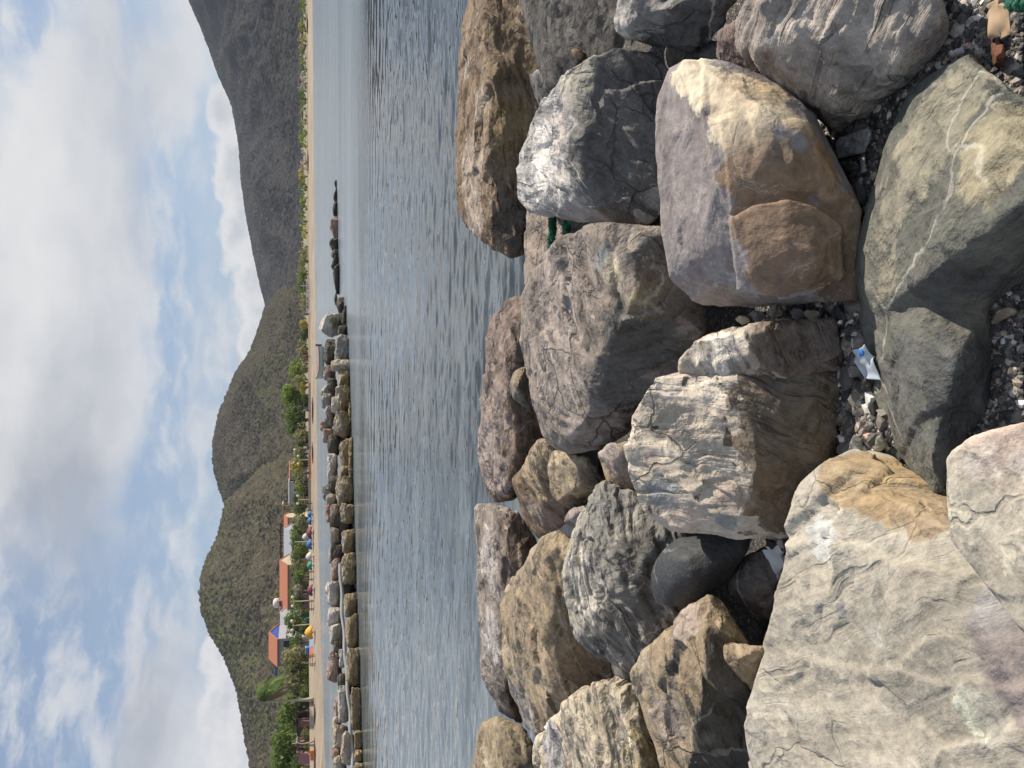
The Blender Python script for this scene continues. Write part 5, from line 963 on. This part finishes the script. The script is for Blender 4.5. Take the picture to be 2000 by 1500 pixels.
def table(label, py, d, m_):
    c = lat(py, d); e = empty('picnic_table', c); tag(e, label, 'table', 'tables and seats on the sand')
    MB().box((0, 0, .74), (1.5, .8, .07)).build('tabletop', m_, e)
    for sx in (-1, 1):
        for sy in (-1, 1): MB().box((sx * .65, sy * .3, .36), (.08, .08, .72)).build('leg', m_, e)
    for sy in (-1, 1): MB().box((0, sy * .8, .42), (1.5, .25, .06)).build('bench', m_, e)
for a in [('black table on the promenade wall in front of the dark green hut', 1372, 18.2, BLK), ('grey wooden table on the sand left of the maroon umbrella', 1168, 12.5, DKWOOD), ('dark table in the shade right of the palm trunk', 1318, 18.5, DARKP), ('brown table below the white kiosk', 1272, 12, DKWOOD), ('dark table on the sand right of the green umbrella', 1112, 12, DARKP), ('small table behind the tan slab and the blue umbrellas', 982, 13, DKWOOD)]: table(*a)
c = lat(1252, 18); e = empty('crate', c); tag(e, 'bright blue box standing in front of the white kiosk', 'box'); MB().box((0, 0, .5), (1.0, .8, 1.0)).build('case', SHEETB, e); MB().box((0, 0, 1.06), (1.06, .86, .1)).build('lid', WHITE, e)
def person(label, py, d, shirt, legs, yaw=0):
    c = lat(py, d); e = empty('person', c, yaw); tag(e, label, 'person', 'people on the beach')
    sk = plain('skin', (.26, .15, .10), .6, .1); m_ = bpy.data.meshes.new('body')
    vv = [(0, 0, .92), (0, 0, 1.15), (0, 0, 1.42), (0, 0, 1.53), (0, 0, 1.64), (0, .01, 1.74), (.2, 0, 1.40), (.27, .02, 1.12), (.27, -.1, .88), (-.2, 0, 1.40), (-.27, .02, 1.12), (-.27, -.06, .88), (.1, 0, .88), (.11, -.03, .48), (.11, .02, .06), (.11, -.14, .03), (-.1, 0, .88), (-.11, .06, .48), (-.11, .12, .06), (-.11, -.02, .03)]
    ee = [(0, 1), (1, 2), (2, 3), (3, 4), (4, 5), (2, 6), (6, 7), (7, 8), (2, 9), (9, 10), (10, 11), (0, 12), (12, 13), (13, 14), (14, 15), (0, 16), (16, 17), (17, 18), (18, 19)]
    rd = [.14, .13, .15, .055, .09, .085, .065, .048, .035, .065, .048, .035, .09, .065, .045, .04, .09, .065, .045, .04]
    m_.from_pydata(vv, ee, []); o = link('body', m_, sk, e); md = o.modifiers.new('skin', 'SKIN'); m_.skin_vertices or None
    lay = m_.skin_vertices[0]
    for i, r in enumerate(rd): lay.data[i].radius = (r, r)
    lay.data[0].use_root = True; o.modifiers.new('sub', 'SUBSURF').levels = 1
    MB().tube([(0, 0, .86), (0, 0, 1.0), (0, 0, 1.25), (0, 0, 1.42), (0, 0, 1.5)], [.19, .175, .18, .2, .08], 12).build('shirt', shirt, e, True)
    q = MB(); q.tube([(.1, 0, .92), (.11, -.02, .5)], [.12, .1], 10); q.tube([(-.1, 0, .92), (-.11, .05, .5)], [.12, .1], 10); q.build('shorts', legs, e, True)
    MB().tube([(0, .02, 1.66), (0, .02, 1.76), (0, .02, 1.85)], [.1, .105, .04], 10).build('hair', BLK, e, True)
for a in [('person in dark clothes standing on the sand in front of the low orange red wall', 918, 14, CK, CK, .6), ('person in a white shirt near the white stall with dark openings', 870, 14, CW, CK, 0), ('person in a dark shirt beside the cream stall', 800, 15, CG, CK, 1), ('person in a red shirt by the pinkish stall', 698, 15, cl('red2', (.4, .06, .05)), CK, 0), ('person in blue by the white frame', 618, 15, CB, CK, 0)]: person(*a)
def drift(label, py, d, L, rz, r=.13):
    c = lat(py, d); q = MB(); q.tube([(-L / 2, 0, r * .6), (-L * .2, .1, r * .9), (L * .15, -.06, r), (L / 2, .12, r * 1.4)], [r * .5, r, r * .9, r * .4], 7); q.tube([(L * .15, -.06, r), (L * .3, .4, r * 2.5)], [r * .5, r * .2], 5)
    o = q.build('driftwood', DKWOOD, None, True); o.location = c; o.rotation_euler.z = rz; tag(o, label, 'driftwood', 'driftwood on the sand')
for a in [('long dark driftwood lying below the pink stall', 1452, 14, 4.2, .3), ('dark driftwood below the orange boat toward the photo bottom edge', 1478, 14.5, 3.6, .5), ('driftwood log below the dark green hut', 1376, 13, 2.8, .1), ('low driftwood near the right hand shrubs at the photo top', 70, 20, 6, .1, .25), ('driftwood on the sand in front of the belt of shrubs', 330, 20, 6, 0, .2), ('dark driftwood under the tallest mid beach tree', 800, 9, 5, .05, .16), ('driftwood branch left of the tallest mid beach tree', 880, 10, 4, .1, .14)]: drift(*a)

# ---------------------------------------------------------------- small things among the near boulders
def slabstone(label, pts, mat, thick=.06, smooth=2, **k): rock(label, [pts], mat, thick=thick, smooth=smooth, name='stone', cat='stone', group='loose stones between the boulders', voxel=.004, shrink=.9, **k)
SG = rock_mat('stone_small_grey', (.10, .10, .10), (.20, .20, .195), (.32, .31, .29), strata=.3, crack=.3, vein=.2, sc=4, speck=0)
ST = rock_mat('stone_small_tan', (.28, .22, .16), (.44, .36, .27), (.58, .52, .43), strata=.3, crack=.3, vein=.2, sc=4, speck=0)
SK = rock_mat('stone_small_black', (.03, .03, .03), (.055, .053, .05), (.09, .085, .08), strata=.2, crack=.4, vein=0, sc=4, speck=0)
slabstone('flat rectangular grey slab lying in the gravel beside the rusty fronted boulder', [(1632, 278, .84), (1640, 268, .845), (1697, 249, .84), (1701, 262, .835), (1690, 298, .83), (1634, 311, .83)], SG)
slabstone('black lumpy stone next to the flat rectangular grey slab', [(1628, 328, .83), (1645, 314, .86), (1672, 318, .86), (1680, 332, .84), (1650, 342, .83)], SK)
slabstone('thin grey splinter stone below the flat rectangular slab', [(1680, 305, .83), (1690, 306, .83), (1692, 336, .82), (1682, 338, .82)], SG)
slabstone('black rough stone in the gap under the rusty fronted boulder', [(1655, 385, .82), (1675, 350, .86), (1696, 375, .84), (1690, 405, .82), (1670, 400, .84)], SK)
for i, (x, y, w_, h_, lb) in enumerate([(1450, 624, 16, 10, 'pale splinter of stone deepest in the slot above the narrow upright stone'), (1478, 616, 20, 14, 'grey chip beside the pale splinter in the slot'), (1512, 612, 22, 10, 'slanting grey chip in the middle of the slot'), (1556, 612, 16, 15, 'grey angular chip left of the rounded one in the slot'), (1584, 614, 20, 14, 'rounded grey chip at the front of the slot')]):
    slabstone(lb, [(x - w_, y - 2, .80 + .02), (x - w_ * .3, y - h_ * .7, .85), (x + w_ * .8, y - h_ * .5, .84), (x + w_, y + h_ * .4, .82), (x, y + h_, .82)], SG if i % 2 else ST)
slabstone('brownish curved stone beside the gravel at the right edge of the photo', [(1936, 634, .83), (1944, 608, .86), (1968, 598, .86), (1986, 600, .85), (1990, 612, .84), (1960, 624, .83)], ST, spots=[(1965, 612, .1, (.30, .24, .19))])
slabstone('grey flake at the foot of the pale cream boulder', [(1654, 880, .81), (1668, 848, .84), (1686, 862, .83), (1684, 884, .81)], SG)
slabstone('greenish grey shard resting against the largest slab', [(1708, 880, .82), (1712, 855, .86), (1722, 848, .86), (1734, 868, .84), (1720, 882, .82)], SG, spots=[(1720, 865, .1, (.3, .31, .25))])
slabstone('squarish grey stone beside the crumpled blue white bag', [(1655, 722, .82), (1660, 712, .85), (1682, 716, .84), (1685, 736, .82), (1658, 738, .82)], SG)
slabstone('dark grey stone next to the tip of the crumpled bag', [(1668, 752, .82), (1690, 738, .85), (1704, 752, .83), (1700, 766, .81), (1676, 768, .82)], SK)
for i, (x, y, c, lb) in enumerate([(1640, 629, ST, 'white pebble in the black hole, nearest the rusty boulder'), (1662, 628, ST, 'white pebble in the black hole, right of the first'), (1646, 654, ST, 'largest white pebble in the black hole'), (1669, 652, ST, 'white pebble in the black hole, by the olive boulder')]):
    slabstone(lb, [(x - 7, y + 4, .83), (x - 2, y - 5, .845), (x + 6, y - 4, .845), (x + 5, y + 4, .83)], c, thick=.02, spots=[(x, y, .1, (.6, .58, .55))])
slabstone('grey white stone at the top right, half under the slanting ribbed boulder', [(1850, 104, .84), (1858, 98, .86), (1868, 108, .85), (1860, 117, .83)], ST, spots=[(1859, 107, .1, (.45, .43, .41))])
slabstone('cream stone beside the tip of the dark olive boulder', [(1838, 122, .84), (1848, 112, .86), (1858, 116, .86), (1846, 128, .84)], ST)
# pebbles
def pebbles():
    rs = np.random.RandomState(2); r = random.Random(2); vs = []; fs = []; ci = []
    t_ = bmesh.new(); bmesh.ops.create_icosphere(t_, subdivisions=1, radius=1); bv = np.array([v.co[:] for v in t_.verts]); bf = [[v.index for v in f.verts] for f in t_.faces]; t_.free()
    regs = [([(1850, -20), (2010, -20), (2010, 240), (1900, 160), (1770, 190), (1690, 300), (1640, 260), (1860, 90)], 6500, .0058), ([(1600, 230), (1720, 200), (1740, 240), (1690, 420), (1640, 380), (1590, 230)], 2200, .0065), ([(1630, 720), (1720, 730), (1770, 920), (1640, 900)], 2600, .0085), ([(1890, 860), (1950, 560), (2010, 560), (2010, 850)], 7500, .0042), ([(1400, 590), (1700, 590), (1690, 720), (1630, 700), (1400, 640)], 1500, .009), ([(1640, 500), (1700, 500), (1720, 760), (1640, 740)], 700, .009), ([(1430, 1050), (1560, 1050), (1520, 1260), (1400, 1260)], 350, .014)]
    n = 0
    for poly, cnt, sz in regs:
        xs = [p[0] for p in poly]; ys = [p[1] for p in poly]; k = 0
        while k < cnt:
            x, y = r.uniform(min(xs), max(xs)), r.uniform(min(ys), max(ys)); ins = False; j = len(poly) - 1
            for i in range(len(poly)):
                if (ys[i] > y) != (ys[j] > y) and x < (xs[j] - xs[i]) * (y - ys[i]) / (ys[j] - ys[i]) + xs[i]: ins = not ins
                j = i
            if not ins: k += .15; continue
            k += 1; p = PZ(x, y, .79); p.z = ground_z(p.x, p.y) + .006
            s = sz * math.exp(r.gauss(-.25, .5)); q = bv * (1 + rs.uniform(-.32, .3, (len(bv), 1))) * np.array([s * r.uniform(.8, 1.5), s * r.uniform(.7, 1.1), s * r.uniform(.5, .85)])
            M = np.array(Matrix.Rotation(r.uniform(0, 6.28), 3, 'Z') @ Matrix.Rotation(r.gauss(0, .5), 3, 'X')); q = q @ M.T + np.array([p.x, p.y, p.z + s * .3])
            o_ = len(vs) ; vs.extend(q.tolist()); fs.extend([[a + o_ for a in f] for f in bf])
    return mesh_from(vs, fs, 'gravel', False)
m, t, b, out = new_mat('pebbles'); ri = t.node('ShaderNodeNewGeometry').outputs['Random Per Island']
c = t.ramp(ri, [(0, (.035, .035, .036)), (.3, (.07, .068, .065)), (.55, (.12, .11, .10)), (.72, (.20, .175, .15)), (.84, (.33, .28, .23)), (.93, (.5, .47, .43)), (.975, (.7, .68, .65)), (1, (.40, .14, .06))])
t.put(b.inputs['Base Color'], t.mix(1, c, t.ramp(t.noise(t.node('ShaderNodeTexCoord').outputs['Object'], 220, 3), [(.3, .7), (.7, 1.3)]), 'MULTIPLY')); b.inputs['Roughness'].default_value = .6
o = link('gravel', pebbles(), m); tag(o, kind='stuff')
# crumpled blue white bag
def crumple(name, label, cat, pts, mat, amp, seed, lift=.01, res=14, parent=None, freq=26):
    """a sheet over four corners, folded"""
    a, b_, c_, d_ = [PZ(*p) for p in pts]; vs = []; fs = []; rs = np.random.RandomState(seed); ph = rs.uniform(0, 6, 8); org = (a + b_ + c_ + d_) / 4
    for i in range(res + 1):
        for j in range(res + 1):
            u, v = i / res, j / res; p = a.lerp(b_, u).lerp(d_.lerp(c_, u), v) - org
            z = amp * (abs(math.sin(p.x * freq + p.y * freq * .6 + ph[0])) + .7 * abs(math.sin(p.y * freq * 1.5 - p.x * freq * .5 + ph[1])) + .4 * math.sin(p.x * freq * 2.6 + ph[2]) - .5)
            e_ = .012 * math.sin(v * 9 + ph[3]) * (abs(u - .5) * 2) ** 3; f_ = .012 * math.sin(u * 8 + ph[4]) * (abs(v - .5) * 2) ** 3
            vs.append((p.x + e_, p.y + f_, p.z + z + lift))
    n = res + 1; fs = [(i * n + j, (i + 1) * n + j, (i + 1) * n + j + 1, i * n + j + 1) for i in range(res) for j in range(res)]
    o = link(name, mesh_from(vs, fs, name, True), mat, parent); o.location = org; so_ = o.modifiers.new('s', 'SOLIDIFY'); so_.thickness = .003; su = o.modifiers.new('u', 'SUBSURF'); su.levels = su.render_levels = 1
    if label: tag(o, label, cat)
    return o
PLAS = plain('white_plastic_film', (.46, .52, .58), .35, .06); e = crumple('plastic_bag', 'crumpled white and blue plastic bag caught under the dark olive boulder', 'bag', [(1672, 688, .85), (1706, 672, .87), (1736, 744, .82), (1696, 738, .815)], PLAS, .012, 3, freq=46)
o = crumple('printed_mark', None, None, [(1687, 684, .865), (1695, 680, .87), (1697, 694, .862), (1691, 697, .858)], SHEETB, .003, 5, lift=.014, res=6, freq=40); w_ = o.location - e.location; o.parent = e; o.location = w_
crumple('plastic_scrap', 'scrap of dull white plastic stuck in the black hole beside the largest slab', 'plastic', [(1498, 1074, .82), (1512, 1066, .84), (1544, 1072, .80), (1532, 1124, .76)], plain('dull_plastic', (.45, .48, .50), .4, .1), .012, 8, freq=30)
# brown torn sheet, rust lump and green rope in the top right corner
crumple('torn_sheet', 'torn brown sheet of stiff paper lying on the gravel in the top right corner', 'sheet', [(1940, 0, .87), (1980, 6, .87), (1986, 70, .86), (1944, 80, .86)], plain('brown_paper', (.36, .25, .15), .7, .4, 30), .006, 11, freq=36)
RUSTM = rock_mat('rusty_lump', (.10, .04, .022), (.20, .085, .05), (.28, .13, .08), strata=.1, crack=.5, vein=0, sc=5, speck=0, fine=2)
rock('lump of rust red fibre below the torn brown sheet', [[(1932, 90, .83), (1940, 82, .86), (1962, 86, .87), (1966, 112, .86), (1956, 134, .83), (1938, 132, .83), (1948, 108, .88)], [(1926, 40, .83), (1936, 30, .86), (1946, 50, .86), (1940, 86, .84), (1926, 76, .83)]], RUSTM, thick=.03, smooth=5, name='rust_lump', cat='rust', voxel=.004, group=None)
ROPE = plain('green_rope_fibre', (.006, .10, .055), .7, .35, 30)
def rope(label, pts, r, seed):
    P = [PZ(*p) for p in pts]; org = P[0].copy(); path = []
    for i in range(len(P) - 1):
        for k in range(10): path.append(P[i].lerp(P[i + 1], k / 10))
    path.append(P[-1]); q = MB()
    for s in range(3):
        pp = []
        for i, p in enumerate(path):
            d = (path[min(i + 1, len(path) - 1)] - path[max(i - 1, 0)]).normalized(); a = d.orthogonal().normalized(); b_ = d.cross(a); th = i * .75 + s * 2.094
            pp.append(p + (a * math.cos(th) + b_ * math.sin(th)) * r * .55 - org)
        q.tube(pp, r * .62, 6)
    o = q.build('rope', ROPE, None, True); o.location = org
    vs = []; fs = []; rs = random.Random(seed)
    for i in range(260):
        p = path[rs.randrange(len(path))] - org; d = Vector((rs.gauss(0, 1), rs.gauss(0, 1), rs.gauss(0, 1))).normalized(); w_ = d.orthogonal().normalized() * r * .07; L = r * rs.uniform(1.2, 2.4); i0 = len(vs)
        vs += [p - w_, p + w_, p + d * L]; fs.append((i0, i0 + 1, i0 + 2))
    link('frayed_fibre', mesh_from(vs, fs, 'fray'), ROPE, o); tag(o, label, 'rope', 'green ropes'); return o
rope('frayed green rope hanging down across the ribbed boulder behind the white veined one', [(1079, 420, 1.03), (1078, 436, 1.035), (1080, 450, 1.035), (1077, 462, 1.03), (1078, 490, 1.01)], .022, 1)
rope('second strand of green rope, half hidden beside the broad boulder', [(1130, 425, 1.0), (1112, 430, 1.01), (1106, 440, 1.02), (1107, 458, 1.01)], .022, 2)
rope('clump of green rope at the very top right corner above the torn sheet', [(1972, 10, .87), (1985, 4, .89), (1996, 12, .88), (2010, 2, .88)], .014, 3)
# ---------------------------------------------------------------- sea air
mh = bpy.data.materials.new('haze'); mh.use_nodes = True
th = NT(mh.node_tree); th.n.clear(); oh = th.node('ShaderNodeOutputMaterial'); pv = th.node('ShaderNodeVolumePrincipled'); th.l.new(pv.outputs[0], oh.inputs['Volume'])
pv.inputs['Color'].default_value = (.75, .83, 1, 1); pv.inputs['Density'].default_value = .0001
hz = MB().box((0, 1500, 180), (7400, 3400, 372)).build('haze', mh); tag(hz, kind='stuff')
# the breakwater goes on beyond both edges of the frame
src = [o for o in COL.objects if o.name.split('.')[0] == 'boulder' and o.get('category') == 'boulder' and .5 < max(o.dimensions) < 2.2]
rs = random.Random(12)
for sgn in (1, -1):
    for k, y in enumerate([1.7, 2.4, 3.1, 3.9, 4.8, 5.8, 6.8]):
        for j in (0, 1):
            s_ = src[rs.randrange(len(src))]; c_ = s_.copy(); COL.objects.link(c_); sc_ = rs.uniform(.75, 1.0) * 1.0 / max(.9, max(s_.dimensions)) * (.8 + .07 * y)
            x = sgn * (.5 * y + .85 + j * 1.0 + rs.uniform(0, .2)); c_.scale = (sc_,) * 3; c_.rotation_euler = (0, 0, rs.uniform(0, 6.28)); yy = y + .35 * j
            mid = sum((Vector(b) for b in s_.bound_box), Vector()) / 8; mid.z = 0; mid.rotate(c_.rotation_euler); c_.location = Vector((x, yy, ground_z(x, yy) - .08)) - mid * sc_
            c_['label'] = 'boulder continuing the near breakwater outside the picture edge'; c_['group'] = 'boulders beyond the frame'
